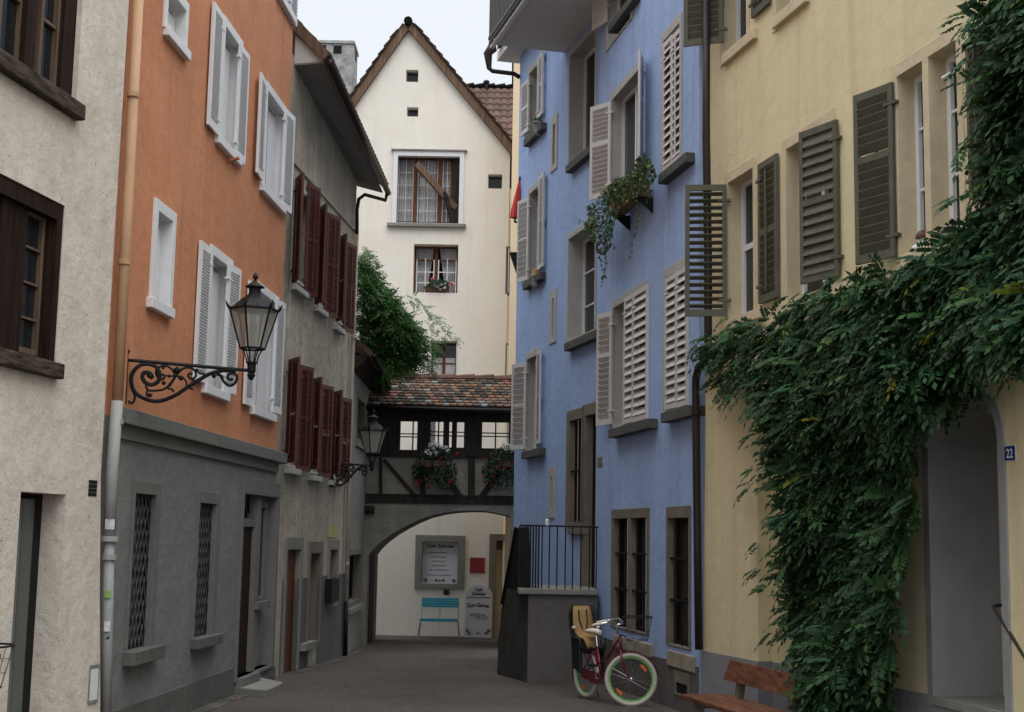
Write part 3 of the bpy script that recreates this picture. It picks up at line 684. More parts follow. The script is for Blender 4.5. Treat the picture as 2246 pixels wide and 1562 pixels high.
# ---------------------------------------------------------------- BROWN HOUSE
H = thing('roughcast_house', FB.p(2, FB.g(2)), 'weathered grey-brown roughcast house with dark red louvred shutters, beyond the orange house', 'house')
RP = M['red_paint']; SN = M['stone']
def redwin(hx, hy, hb, x0, x1, yt, yb, s1, s2, sill):
    """one window: opening from x0 to x1 with a shutter standing off the wall on either side"""
    win, o, i = window(FB, H, (x0, yt), (x1, yb), sur=(.07, .09, .04), proud=.03, depth=.2, msur=M['stone_light'], msash=M['grey_paint'], mull=(.5,), bars=(.33, .66))
    fsill(FB, win, sill[0], sill[1], .09, .10, M['stone_light'])
    shutter(FB, win, (s1[0], yt-8), (s1[0]-1, yb-12), .44, (3, 50, s1[1]), -1, RP, n=16, gap=1.1, mid=(.5,))
    shutter(FB, win, (x1, yt+hy), (x1, yb+hb), .44, (0, 80, s2), 1, RP, n=16, gap=1.1, mid=(.5,))
redwin(0, 0, 12, 651, 676, 400, 640, (650, 661), 698, ((651, 618), (679, 648)))
redwin(0, 0, 10, 700, 718, 466, 686, (699, 713), 742, ((700, 667), (721, 690)))
redwin(0, 0, 8, 745, 759, 530, 722, (744, 757), 778, ((741, 708), (758, 728)))
redwin(0, 3, 4, 636, 658, 797, 1030, (635, 653), 683, ((637, 1022), (662, 1034)))
redwin(0, 3, 4, 686, 706, 840, 1044, (685, 702), 728, ((688, 1040), (709, 1048)))
redwin(0, 3, 3, 735, 750, 868, 1055, (734, 747), 768, ((732, 1052), (751, 1058)))
# ground floor
win, o, i = window(FB, H, (625, 1178), (651, 1492), sur=(.12, .2, .0), proud=.03, depth=.25, msur=SN, msash=None, name='door_frame', pane=False)
MB().box(FB, i[0]-.02, i[1]+.02, i[2], i[3]+.02, -.12, -.07).build('door', M['red_wood'], win)
win, o, i = window(FB, H, (677, 1188), (698, 1412), sur=(.11, .2, .05), proud=.03, depth=.2, msur=M['stone_brown'], msash=M['dark_wood'], bars=(.3, .6))
fsill(FB, win, (671, 1413), (697, 1404), .12, .12, SN)
win, o, i = window(FB, H, (720, 1184), (737, 1330), sur=(.11, .18, .05), proud=.03, depth=.15, msur=SN, msash=M['grey_low'], mpane=M['annex_wall'], mull=())
r = rect(FB, (712, 1270), (727, 1318)); MB().box(FB, r[0], r[1], r[2], r[3], .005, .14).build('letter_box', M['iron'], H, bevel=.01)
r = rect(FB, (719, 1151), (739, 1179)); MB().box(FB, r[0], r[1], r[2], r[3], .004, .012).build('notice', M['poster'], H)
tl, tr = FB.uz(647, 147), FB.uz(782, 396)
ur = FB.uz(768, 1000)[0]; uR = FB.uz(783, 396)[0]; uB = FB.uz(758, 1430)[0]
zp = FB.uz(650, 1270)[1]
wall(FB, H, [(-.9, -1.2), (uB, -1.2), ('px', 772, 700), (uR, tr[1]+.02), (tl[0]-.2, tl[1]+.16), (-.9, tl[1]+.3)], M['brown_wall'])
for a, b_ in ((-.2, FB.uz(627, 1350)[0]), (FB.uz(649, 1350)[0], FB.uz(678, 1330)[0]), (FB.uz(697, 1330)[0], uB)):
    MB().box(FB, a, b_-.02, -1.0, zp, -.01, .012).build('plinth', M['grey_plinth'], H)
z_l = FB.uz(660, 375)[1]
MB().box(FB, tl[0]-.1, uR-.02, z_l-.02, z_l+.02, -.02, .03).build('string_course', M['brown_wall'], H)
# eaves: soffit, end board, tiled roof, gutter
ow_ = .46; el, er = FB.uz(710, 143, ow_), FB.uz(830, 404, ow_)
uN, uFar = tl[0]-.05, uR+.28
def lin(u, a, b): return a[1]+(b[1]-a[1])*(u-a[0])/(b[0]-a[0])
b = MB()
for (w0, w1, zf) in ((-.05, ow_, None),):
    p = []
    for u in (uN, uFar):
        zi, zo = lin(u, tl, tr), lin(u, el, er)
        p.append((u, zi, zo))
    (ua, za, zao), (ub_, zb, zbo) = p
    b.hexa([FB.p(ua, za, -.05), FB.p(ub_, zb, -.05), FB.p(ub_, zbo, ow_), FB.p(ua, zao, ow_),
            FB.p(ua, za+.03, -.05), FB.p(ub_, zb+.03, -.05), FB.p(ub_, zbo+.03, ow_), FB.p(ua, zao+.03, ow_)])
b.build('soffit', M['soffit'], H)
rise = 1.05
MB().hexa([FB.p(ua, za+.03, 0), FB.p(ua+.04, za+.03, 0), FB.p(ua+.04, zao+.02, ow_), FB.p(ua, zao+.02, ow_),
           FB.p(ua, zao+.03+ow_*rise*.9, 0), FB.p(ua+.04, zao+.03+ow_*rise*.9, 0), FB.p(ua+.04, zao+.10, ow_), FB.p(ua, zao+.10, ow_)]).build('end_board', M['grey_paint'], H)
b = MB()
b.hexa([FB.p(ua-.06, zao+.06, ow_+.06), FB.p(ub_+.06, zbo+.06, ow_+.06), FB.p(ub_+.06, zbo+.06+3.6*rise, -3.5), FB.p(ua-.06, zao+.06+3.6*rise, -3.5),
        FB.p(ua-.06, zao+.14, ow_+.10), FB.p(ub_+.06, zbo+.14, ow_+.10), FB.p(ub_+.06, zbo+.16+3.6*rise, -3.5), FB.p(ua-.06, zao+.16+3.6*rise, -3.5)], (.55, .4, .32))
n = 32
for row in range(5):
    for k in range(n):
        u = ua+(ub_-ua)*(k+.5)/n; zz = zao+(zbo-zao)*(k+.5)/n
        wv = ow_+.11-row*.24; zv = zz+.13+row*.24*rise; c = .55+.5*rnd.random(); hw = (ub_-ua)/n*.46
        b.hexa([FB.p(u-hw, zv-.0, wv), FB.p(u+hw, zv-.0, wv), FB.p(u+hw, zv+.3*rise, wv-.3), FB.p(u-hw, zv+.3*rise, wv-.3),
                FB.p(u-hw, zv+.05, wv+.01), FB.p(u+hw, zv+.05, wv+.01), FB.p(u+hw, zv+.02+.3*rise, wv-.3), FB.p(u-hw, zv+.02+.3*rise, wv-.3)], (c*.8, c*.66, c*.6))
b.build('roof', M['tile_old'], H)
MB().bar(FB.p(ua-.065, zao+.08, ow_+.07), FB.p(ua-.065, zao+.08+1.2*rise, ow_+.07-1.2), .03, .16).build('barge_board', M['verge'], H)
MB().tube([FB.p(ua, zao+.02, ow_+.10), FB.p(ub_+.08, zbo+.02, ow_+.10)], .06, 10).build('gutter', M['pipe_brown'], H, smooth=True)
def fb(x, y, w=.07): u, z = FB.uz(x, y, w); return FB.p(u, z, w)
g0 = FB.p(ub_+.03, zbo-.02, ow_+.08)
pipe(H, [g0, g0+V((-.02, 0, -.12)), fb(800, 427, .18), fb(787, 437, .09), fb(783, 460), fb(783, 520)], .035, M['pipe_brown'])
pipe(H, [fb(783, 515), fb(776, 700), fb(765, 1050), fb(759, 1322)], .038, M['pipe_light'], [(fb(765, 1050), .045), (fb(761, 1235), .045), (fb(774, 740), .045)])
pipe(H, [fb(759, 1320), fb(757, 1440)], .045, M['iron'])

# ---------------------------------------------------------------- ANNEX
FA = Frame((FB.p(uB, 0).x-.02, FB.p(uB, 0).y), (-.03, 3.9))
H = thing('low_annex', FA.p(2, FA.g(2)), 'low dull grey annex with dark windows between the red-shuttered house and the arch', 'house')
yA = FA.p(0, 0).y; uE = 29.6-yA
window(FA, H, (764, 1205), (789, 1322), sur=(.12, .12, .1), proud=.02, depth=.2, msur=M['stone_brown'], msash=M['dark_wood'], sill=(.1, .06, .1, SN))
window(FA, H, (783, 858), (798, 982), sur=(.10, .12, .1), proud=.02, depth=.2, msur=M['stone_brown'], msash=M['dark_wood'], sill=(.08, .04, .06, SN))
zt = 4.95
wall(FA, H, [(-.3, -1.2), (uE, -1.2), (uE, zt), (-.3, zt)], M['annex_wall'])
b = MB(); zr = [FA.uz(787, 775, .3)[1], FA.uz(858, 858, .3)[1]]
zr = [5.22, 5.02]
b.hexa([FA.p(-.25, zr[0], .34), FA.p(uE+1.0, zr[1], .34), FA.p(uE+1.0, zr[1]+2.2, -2.6), FA.p(-.25, zr[0]+2.2, -2.6),
        FA.p(-.25, zr[0]+.12, .34), FA.p(uE+1.0, zr[1]+.12, .34), FA.p(uE+1.0, zr[1]+2.35, -2.6), FA.p(-.25, zr[0]+2.35, -2.6)], (.5, .4, .35))
b.build('roof', M['tile_old'], H)
MB().hexa([FA.p(-.2, zt-.02, 0), FA.p(uE+.4, zt-.02, 0), FA.p(uE+.4, zr[1]-.01, .3), FA.p(-.2, zr[0]-.01, .3),
           FA.p(-.2, zt+.3, -.1), FA.p(uE+.4, zt+.2, -.1), FA.p(uE+.4, zr[1]+.01, .3), FA.p(-.2, zr[0]+.01, .3)]).build('soffit', M['beam'], H)
MB().tube([FA.p(-.2, zr[0], .40), FA.p(uE+1.0, zr[1]-.02, .40)], .06, 10).build('gutter', M['iron'], H, smooth=True)

# ---------------------------------------------------------------- COVERED BRIDGE
H = thing('covered_bridge', (-1.6, 29.6, gz(29.6)), 'half-timbered covered bridge with mossy clay roof above a plastered arch across the lane', 'bridge')
DB = 2.3
def bp_(x, y, w=0): return FG.uz(x, y, w)
arch = [(807, 1219), (818, 1205), (834, 1190), (858, 1172), (884, 1157), (910, 1144), (934, 1134), (965, 1126), (1001, 1121), (1030, 1119.5), (1060, 1120), (1090, 1125), (1112, 1130), (1119, 1133)]
ap = [bp_(*q) for q in arch]
uR2 = bp_(1170, 1000)[0]; uL2 = bp_(790, 1000)[0]; zb = bp_(1000, 1098)[1]
ol = [(uL2, -1.4), (ap[0][0], -1.4)]+ap+[(ap[-1][0], -1.4), (uR2, -1.4), (uR2, zb), (uL2, zb)]
MB().plate(FG, [ol], -DB, 0).build('arch_wall', M['annex_wall'], H)
MB().box(FG, uL2, uR2, zb, zb+.12, -DB, -.02).build('floor', M['beam'], H)
# infill below the windows
zr1, zr0 = bp_(1000, 1002)[1], zb
MB().box(FG, uL2, uR2, zb+.05, zr1, -.14, -.03).build('infill_panel', M['annex_wall'], H)
MB().box(FG, uL2, uR2, zb+.05, zr1-.25, -DB, -DB+.12).build('rear_infill_panel', M['annex_wall'], H)
def beam(a, b_, wd, dp=.16, w=0.0, name='beam'):
    (ua, za), (ub_, zb_) = bp_(*a), bp_(*b_)
    return MB().bar(FG.p(ua, za, w-dp/2+.03), FG.p(ub_, zb_, w-dp/2+.03), dp, wd, up=V((0, 0, 1)) if abs(ua-ub_) > abs(za-zb_) else V((1, 0, 0))).build(name, M['beam'], H) if abs(ua-ub_) > abs(za-zb_) else \
        MB().bar(FG.p(ua, za, w-dp/2+.03), FG.p(ub_, zb_, w-dp/2+.03), dp, wd, up=V((1, 0, 0))).build(name, M['beam'], H)
beam((795, 1095), (1160, 1101), .15, dp=.22); beam((800, 994), (1160, 1000), .13, dp=.20)
beam((1034, 1002), (1034, 1094), .15); beam((927, 1003), (927, 1090), .12); beam((835, 1003), (835, 1090), .07)
beam((842, 1008), (913, 1090), .07, dp=.15); beam((970, 1035), (1010, 1090), .13, dp=.15); beam((1098, 1035), (1056, 1090), .13, dp=.15)
# window band
zt0, zw1 = bp_(1000, 890)[1]+.15, bp_(1000, 905)[1]
def band(w, holes, nm):
    lo = [loop(*h) for h in holes]
    return MB().plate(FG, [loop(uL2, uR2, zr1, zt0)]+lo, w-.08, w).build(nm, M['beam'], H)
hf = [rect(FG, (877, 922), (916, 989)), rect(FG, (943, 923), (1019, 984)), rect(FG, (1056, 924), (1118, 986))]
band(0, hf, 'window_wall')
hb = []
for (x0, x1) in ((868, 918), (956, 1022), (1050, 1135)):
    u0, z1 = FG.uz(x0, 915, -DB); u1, z0 = FG.uz(x1, 1000, -DB); hb.append((u0, u1, z0, z1))
band(-DB+.1, hb, 'rear_window_wall')
for h, mu, brs in ((hf[0], (.72,), (.46, .56)), (hf[1], ((.25, .03), (.47, .13), (.70, .11)), (.46, .60)), (hf[2], (.5,), (.46, .58))):
    wn = sash(FG, H, h, -.05, fw=.02, th=.03, mull=[m_ if isinstance(m_, tuple) else (m_, .03) for m_ in mu], bars=[(q, .025) for q in brs], mt=M['beam'], name='window')
    MB().box(FG, h[0], h[1], h[2], h[3], -.035, -.031).build('pane', M['clear'], wn)
# roof
b = MB()
Ye, Yr = 29.6-.38, 29.6+DB/2
ze = CAM.z+ray(1000, 892).z/ray(1000, 892).y*Ye; zrg = CAM.z+ray(1000, 832).z/ray(1000, 832).y*Yr
uRr = .9
sl = (zrg-ze)/(Yr-Ye)
b.hexa([V((-3.35, Ye, ze-.05)), V((uRr, Ye, ze-.05)), V((uRr, Yr, zrg-.06)), V((-3.1, Yr, zrg-.06)), V((-3.35, Ye, ze-.02)), V((uRr, Ye, ze-.02)), V((uRr, Yr, zrg-.03)), V((-3.1, Yr, zrg-.03))], (.3, .25, .2))
b.hexa([V((-3.1, Yr, zrg-.06)), V((uRr, Yr, zrg-.06)), V((uRr, 2*Yr-Ye, ze-.05)), V((-3.1, 2*Yr-Ye, ze-.05)), V((-3.1, Yr, zrg-.02)), V((uRr, Yr, zrg-.02)), V((uRr, 2*Yr-Ye, ze-.02)), V((-3.1, 2*Yr-Ye, ze-.02))], (.4, .3, .25))
rows, tw = 10, .165
for j in range(rows):
    t0, t1 = j/rows, (j+1.25)/rows
    y0, y1 = Ye+(Yr-Ye)*t0, Ye+(Yr-Ye)*min(t1, 1.02); z0, z1 = ze+(zrg-ze)*t0, ze+(zrg-ze)*min(t1, 1.02)
    xl = -3.3+.22*t0; n = int((uRr-xl)/tw)
    for k in range(n):
        x = xl+(k+(.5 if j % 2 else 0))*tw; h = rnd.random(); vx = max(0, min(1, (x+3.0)/2.6))
        if h < .05+.10*vx: c = (1.4+rnd.random()*.4, .95+rnd.random()*.3, .85)
        elif h < .30+.25*vx: c = (1.15, 1.0+rnd.random()*.2, .95)
        elif h < .33+.27*vx: c = (1.3, 1.9, 2.2)
        else: q = .28+.45*rnd.random(); c = (q*.9, q*1.15, q*1.1)
        lift = .035+.012*rnd.random(); sk = rnd.uniform(-.008, .008)
        pts = [(x+.006, y0+.03), (x+tw*.28, y0+.008), (x+tw*.5, y0+sk), (x+tw*.72, y0+.008), (x+tw-.006, y0+.03), (x+tw-.006, y1), (x+.006, y1)]
        def zz(y): return z0+(y-y0)*sl
        top = [V((px_, py_, zz(py_)+(lift if i < 5 else .005))) for i, (px_, py_) in enumerate(pts)]
        bot = [q-V((0, 0, .028)) for q in top]; m_ = len(pts)
        b.add(top+bot, [tuple(range(m_)), tuple(reversed(range(m_, 2*m_)))]+[(i, m_+i, m_+(i+1) % m_, (i+1) % m_) for i in range(m_)], c)
for k in range(9):
    x0 = -3.05+k*.44; c = .6+.5*rnd.random()
    b.tube([V((x0, Yr, zrg+.01)), V((x0+.46, Yr, zrg+.035))], [.085, .10], 8)
    for q in range(len(b.c)-10, len(b.c)): b.c[q] = (c, c*.85, c*.8)
b.build('roof', M['tile_old'], H)
MB().tube([V((-3.3, Ye-.04, ze-.06)), V((uRr, Ye-.04, ze-.08))], .05, 8).build('gutter', M['iron'], H, smooth=True)
u, z = FG.uz(808, 1118, .1); MB().tube([FG.p(u-.25, z, .05), FG.p(u+.12, z, .06)], .085, 10).build('beam_end', M['beam'], H, smooth=False)
# doorway inside the passage, on the left
FP = Frame((ap[0][0]+FG.o.x+.0, 29.7), (0, 1))
MB().box(FP, .35, 1.25, -.6, 1.75, .0, .02).build('passage_door', M['dark_wood'], H)

# ---------------------------------------------------------------- CREAM GABLE HOUSE
H = thing('cream_gable_house', (-.9, 33.7, gz(33.7)), 'tall cream gabled house closing the view at the end of the lane', 'house')
CRM = M['cream']
def cwin(TL, BR, **k):
    return window(FC, H, TL, BR, **k)
cwin((891, 153), (917, 180), sur=None, depth=.24, msash=M['stone'], mull=(), fw=.02)
cwin((893, 235), (917, 256), sur=None, depth=.24, msash=M['stone'], mull=(), fw=.02)
cwin((1071, 382), (1101, 414), sur=None, depth=.26, msash=M['stone'], mull=(), fw=.02)
# big loft opening
o = rect(FC, (864, 331), (1015, 495)); FC.holes.append((o[0]+.02, o[1]-.02, o[2], o[3]-.02))
wb = MB().plate(FC, [loop(*o), loop(o[0]+.11, o[1]-.11, o[2]+.04, o[3]-.13)], -.12, .05).build('window', M['white_paint'], H)
MB().box(FC, o[0]-.06, o[1]+.07, o[3], o[3]+.035, -.05, .09).build('cornice', M['stone'], wb)
MB().box(FC, o[0]-.11, o[1]+.08, o[2]-.06, o[2]+.02, -.1, .12).build('sill', M['stone'], wb)
di = (o[0]+.08, o[1]-.08, o[2]+.02, o[3]-.1)
b = MB(); dpt = -.32
b.plate(FC, [loop(di[0]-.02, di[1]+.02, di[2]-.02, di[3]+.02), loop(di[0]+.03, di[1]-.26, di[2]+.08, di[3]-.05)], dpt, dpt+.07)
W_ = di[1]-di[0]
for k, wd in ((.26, .09), (.64, .10)): b.box(FC, di[0]+W_*k, di[0]+W_*k+wd, di[2], di[3], dpt-.002, dpt+.085)
b.build('frame', M['red_wood'], wb)
b = MB()
for (a0, a1) in ((.02, .26), (.325, .64), (.71, .86)):
    for k in range(1, 5): z = di[2]+.07+(di[3]-di[2]-.12)*k/5; b.box(FC, di[0]+W_*a0, di[0]+W_*a1, z-.009, z+.009, dpt+.02, dpt+.05)
    ns = 2 if a1-a0 > .2 else 1
    um = di[0]+W_*(a0+a1)/2; b.box(FC, um-.009, um+.009, di[2]+.05, di[3], dpt+.018, dpt+.048)
    b.box(FC, di[0]+W_*a0, di[0]+W_*a0+.02, di[2]+.05, di[3], dpt+.018, dpt+.052); b.box(FC, di[0]+W_*a1-.02, di[0]+W_*a1, di[2]+.05, di[3], dpt+.018, dpt+.052)
b.build('glazing_bars', M['grey_paint'], wb)
drapes(FC, wb, (di[0], di[1]-.24, di[2], di[3]), dpt-.06, M['curtain'], n=22, amp=.03)
MB().box(FC, di[0], di[1], di[2], di[3], dpt-.2, dpt-.15).build('backing', M['dark'], wb)
(u0, z0), (u1, z1) = FC.uz(913, 361, 0), FC.uz(999, 455, -.1)
MB().bar(FC.p(u0, z0, .06), FC.p(u1, z1, -.2), .14, .15).build('strut', M['verge'], wb)
(u0, z0), (u1, z1) = FC.uz(974, 420, 0), FC.uz(994, 488, -.1); MB().bar(FC.p(u0, z0, -.08), FC.p(u1, z1, -.16), .10, .10).build('brace', M['beam'], wb)
MB().box(FC, di[1]-.20, di[1], di[2], di[3], -.26, -.14).build('post', M['beam'], wb)
b = MB(); zr_ = FC.uz(960, 433)[1]
b.box(FC, di[1]-.55, di[1], zr_-.008, zr_+.008, -.03, -.015); b.box(FC, di[0], di[1], di[2]+.05, di[2]+.065, -.03, -.015)
b.build('rail', M['iron'], wb)
# middle window
wm, o, i = cwin((908, 535), (1003, 643), sur=None, depth=.34, msash=M['red_wood'], mull=((.5, .09),), bars=((.71, .045),), fw=.045, pane=False)
b = MB()
for (a0, a1) in ((.06, .45), (.55, .95)):
    W_ = o[1]-o[0]; ua, ub_ = o[0]+W_*a0, o[0]+W_*a1
    for k in range(1, 3): z = o[2]+(o[3]-o[2])*.68*k/3+.02; b.box(FC, ua, ub_, z-.012, z+.012, -.325, -.29)
    b.box(FC, (ua+ub_)/2-.012, (ua+ub_)/2+.012, o[2], o[3]-.3, -.327, -.288); b.box(FC, ua-.01, ua+.015, o[2]+.04, o[3]-.34, -.322, -.284); b.box(FC, ub_-.015, ub_+.01, o[2]+.04, o[3]-.34, -.322, -.284)
b.build('glazing_bars', M['white_paint'], wm)
W_ = o[1]-o[0]
drapes(FC, wm, (o[0]+.02, o[0]+W_*.28, o[2], o[3]), -.42, M['curtain'], n=7, amp=.02, shape=lambda t: t*1.62)
drapes(FC, wm, (o[0]+W_*.72, o[1]-.02, o[2], o[3]), -.42, M['curtain'], n=7, amp=.02, shape=lambda t: -.62+t*1.62)
MB().box(FC, o[0], o[1], o[2], o[3], -.62, -.56).build('backing', M['dark'], wm)
# lower window
wl, o, i = cwin((945, 747), (1000, 860), sur=(.0, .05, .0), proud=.012, depth=.26, msur=M['stone_brown'], msash=M['red_wood'], mull=((.5, .07),), bars=(.3, .6), fw=.03, pane=True)
drapes(FC, wl, (o[0]+.05, o[1]-.05, o[2], o[3]-.4), -.235, M['curtain'], n=9, amp=.008)
# slim windows right
for (a, b_) in (((1110, 540), (1118, 645)), ((1109, 753), (1117, 828))):
    cwin(a, b_, sur=(.035, .05, .05), proud=.01, depth=.12, msur=M['stone_brown'], msash=None, mull=())
# notice board behind the arch
o = rect(FC, (912, 1173), (1018, 1293)); FC.holes.append((o[0]+.02, o[1]-.02, o[2]+.02, o[3]-.02))
nb = MB().plate(FC, [loop(*o), loop(o[0]+.17, o[1]-.16, o[2]+.13, o[3]-.17)], -.2, .05).build('notice_niche', SN, H, bevel=.01)
MB().box(FC, o[0], o[1], o[2], o[3], -.19, -.14).build('niche_back', M['dark'], nb)
# door at the right
o = rect(FC, (1074, 1171), (1190, 1400)); zf = FC.g(3)-.3; FC.holes.append((o[0]+.02, o[1]-.02, zf, o[3]-.02))
dfm = MB().plate(FC, [[(o[0], zf), (o[0]+.17, zf), (o[0]+.17, o[3]-.16), (o[1]-.17, o[3]-.16), (o[1]-.17, zf), (o[1], zf), (o[1], o[3]), (o[0], o[3])]], -.3, .04).build('door_frame', M['stone_brown'], H, bevel=.01)
dd = MB().box(FC, o[0]+.15, o[1]-.15, zf, o[3]-.15, -.26, -.2).build('door', M['beige'], dfm)
MB().box(FC, o[0]+.17, o[1]-.17, o[3]-.38, o[3]-.16, -.2, -.17).build('lintel_panel', M['stone_brown'], dfm)
MB().plate(FC, [loop(o[0]+.2, o[0]+.7, zf+.4, o[3]-.5), loop(o[0]+.23, o[0]+.67, zf+.43, o[3]-.53)], -.2, -.19).build('door_panel', M['sandstone'], dfm)
# wall with gable
A = FC.uz(896, 63); Lp = FC.uz(780, 228); Rp = FC.uz(1119, 333)
sL = (A[1]-Lp[1])/(A[0]-Lp[0]); sR = (A[1]-Rp[1])/(Rp[0]-A[0])
uLf, uRt = Lp[0]-1.6, Rp[0]+.0
zLf = A[1]-sL*(A[0]-uLf)
wall(FC, H, [(uLf, zf-.5), (uRt, zf-.5), (uRt, A[1]-sR*(uRt-A[0])), A, (uLf, zLf)], CRM, body=0)
MB().box(FC, uLf, uRt, zf-.5, Rp[1]-.6, -4.5, -.7).build('rear_walls', CRM, H)
# roof slopes with verge
def slope(ua, za, ub_, zb_, nm, rows=40):
    b = MB(); L_ = math.hypot(ub_-ua, zb_-za); dx, dz = (ub_-ua)/L_, (zb_-za)/L_; nx, nz = (-dz, dx) if ub_ > ua else (dz, -dx)
    if nz < 0: nx, nz = -nx, -nz
    def P(s, t, w): return FC.p(ua+dx*s+nx*t, za+dz*s+nz*t, w)
    b.hexa([P(-.3, .14, .16), P(L_, .14, .16), P(L_, .14, -4.5), P(-.3, .14, -4.5), P(-.3, .17, .16), P(L_, .17, .16), P(L_, .17, -4.5), P(-.3, .17, -4.5)], (.7, .6, .55))
    n = int(L_/.27)
    for k in range(n+1):
        s0 = k*.27-.25; c = .6+.5*rnd.random()
        b.hexa([P(s0, .19, .2), P(s0+.30, .16, .2), P(s0+.30, .16, -4.5), P(s0, .19, -4.5), P(s0, .225, .2), P(s0+.30, .18, .2), P(s0+.30, .18, -4.5), P(s0, .225, -4.5)], (c, c*.85, c*.8))
    o = b.build('roof', M['tile_brown'], H)
    MB().hexa([P(-.3, -.04, .02), P(L_, -.04, .02), P(L_, -.04, .14), P(-.3, -.04, .14), P(-.3, .14, .02), P(L_, .14, .02), P(L_, .14, .14), P(-.3, .14, .14)]).build('verge_board', M['verge'], H)
    return o
rl = slope(uLf-.3, zLf-.3*sL, A[0], A[1], 'l'); rr = slope(uRt+.5, A[1]-sR*(uRt+.5-A[0]), A[0], A[1], 'r')
MB().tube([FC.p(A[0], A[1]+.14, .22), FC.p(A[0], A[1]+.15, -4.5)], .11, 10).build('ridge_tile', M['tile_brown'], H, smooth=False)
# chimney behind the left slope
ch = MB(); Yc = 36.6
def cq(x, y, Y=Yc): return at(x, y, Y)
a, b_ = cq(700, 92), cq(776, 92); zc = a.z; Fc = Frame((a.x, Yc), (1, 0)); W_ = b_.x-a.x; zlow = cq(750, 330).z
chm = ch.box(Fc, 0, W_, zlow, zc, -1.0, 0).build('chimney', M['concrete'], H)
u0 = cq(732, 92).x-a.x; u1 = cq(750, 92).x-a.x; z1, z0 = cq(740, 100).z, cq(740, 118).z
MB().box(Fc, u0, u1, z0, z1, -.02, .006).build('flue_opening', M['dark'], chm)
u0 = cq(716, 92).x-a.x; MB().box(Fc, u0-.12, u0+.0, z0, z1, -.02, .006).build('flue_opening', M['dark'], chm)
MB().box(Fc, W_-.004, W_+.006, z0, z1, -.75, -.35).build('flue_opening', M['dark'], chm)
MB().box(Fc, -.03, W_+.03, zc-.04, zc+.04, -1.05, .04).build('chimney_cap', M['concrete'], chm)

# ---------------------------------------------------------------- tiled roof behind, peach wall
H = thing('tiled_roof_house', (1.0, 39, gz(39)), 'brown pantiled roof with small vent pipe behind the right slope of the cream gable', 'house')
b = MB(); yA, yB = 38.5, 42.0; zA, zB = at(1070, 345, yA).z, at(1070, 194, yB).z; x0, x1 = at(985, 250, 40).x, 2.6
b.hexa([V((x0, yA, zA-.3)), V((x1, yA, zA-.3)), V((x1, yB, zB-.1)), V((x0, yB, zB-.1)), V((x0, yA, zA-.2)), V((x1, yA, zA-.2)), V((x1, yB, zB)), V((x0, yB, zB))], (.6, .55, .5))
rows = 11
for j in range(rows):
    t0, t1 = j/rows, (j+1.12)/rows; ya, yb = yA+(yB-yA)*t0, yA+(yB-yA)*t1; za, zb_ = zA+(zB-zA)*t0, zA+(zB-zA)*t1
    tw = .22; n = int((x1-x0)/tw)
    for k in range(n):
        x = x0+k*tw; c = .75+.5*rnd.random(); m_ = 6; top = []
        for yy, z, lf in ((ya, za, .05), (yb, zb_, .0)):
            for q in range(m_+1):
                a_ = q/m_; top.append(V((x+tw*a_, yy, z+lf+.05*math.sin(a_*math.pi)**.8)))
        bot = [q-V((0, 0, .04)) for q in top]; nn = m_+1; fs = []
        for q in range(m_): fs += [(q, q+1, nn+q+1, nn+q), (2*nn+q, 2*nn+q+1, q+1, q)]
        b.add(top+bot, fs, (c*1.1, c*.95, c*.9))
b.build('roof', M['tile_brown'], H)
b = MB(); n = 14
for k in range(n): b.tube([V((x0+(x1-x0)*k/n, yB, zB+.03)), V((x0+(x1-x0)*(k+1.05)/n, yB, zB+.08))], [.09, .11], 8)
b.build('ridge_tiles', M['tile_brown'], H)
q = at(1067, 190, yB); MB().lathe((q.x, yB-.1, zB-.2), [(.06, 0), (.06, .34), (.10, .34), (.10, .40), (.03, .44)], 10).build('vent_pipe', M['iron'], H)
MB().box(Frame((x0, yA), (1, 0)), 0, x1-x0, -1, zA-.1, -4, -.4).build('wall', M['beige'], H)
H = thing('peach_house', (.35, 32.2, gz(32.2)), 'narrow strip of a peach rendered house between cream gable and blue house', 'house')
z = at(1130, 128, 32.2).z; x0 = at(1122, 400, 32.2).x; Fp = Frame((x0, 32.2), (1, 0))
MB().box(Fp, 0, 2.0, -1.0, z+.5, -3.5, 0).build('wall', M['beige'], H)
MB().box(Fp, -.05, 2.1, z+.5, z+.6, -3.6, .15).build('roof', M['tile_brown'], H)

# ---------------------------------------------------------------- BLUE HOUSE
H = thing('blue_house', FR.p(0, FR.g(0)), 'light blue rendered house with pale grey louvred shutters and a balcony', 'house')
GP = M['grey_paint']; SD = M['stone_dark']
def bw(F, TL, BR, sur=(.09, .13, .03), **k):
    k.setdefault('msur', M['stone_light']); k.setdefault('msash', M['white_paint']); k.setdefault('depth', .2); k.setdefault('mull', (.5,))
    return window(F, H, TL, BR, sur=sur, **k)
# near part, top to bottom
win, o, i = bw(FR, (1333, -280), (1388, 40)); fsill(FR, win, (1333, 50), (1388, -10), .12, .12, SD)
shutter(FR, win, (1334, -230), (1334, 45), .45, (0, 80, 1301), -1, GP, n=20, mid=(.6,))
win, o, i = bw(FR, (1341, 207), (1410, 405)); fsill(FR, win, (1336, 412), (1402, 372), .10, .12, SD)
shutter(FR, win, (1341, 222), (1338, 430), .45, (0, 80, 1295), -1, GP, n=18, mid=(.58,))
shutter(FR, win, (1410, 130), (1408, 365), .42, (8, 80, 1402), 1, GP, n=18, mid=(.58,))
win, o, i = bw(FR, (1453, 77), (1497, 350), pane=True); fsill(FR, win, (1443, 387), (1503, 330), .13, .13, SD)
louvre_leaf(FR, win, (1456, 98), (1475, 362), GP, 14, w=.0); louvre_leaf(FR, win, (1475, 80), (1497, 345), GP, 14, w=.0, rod=True)
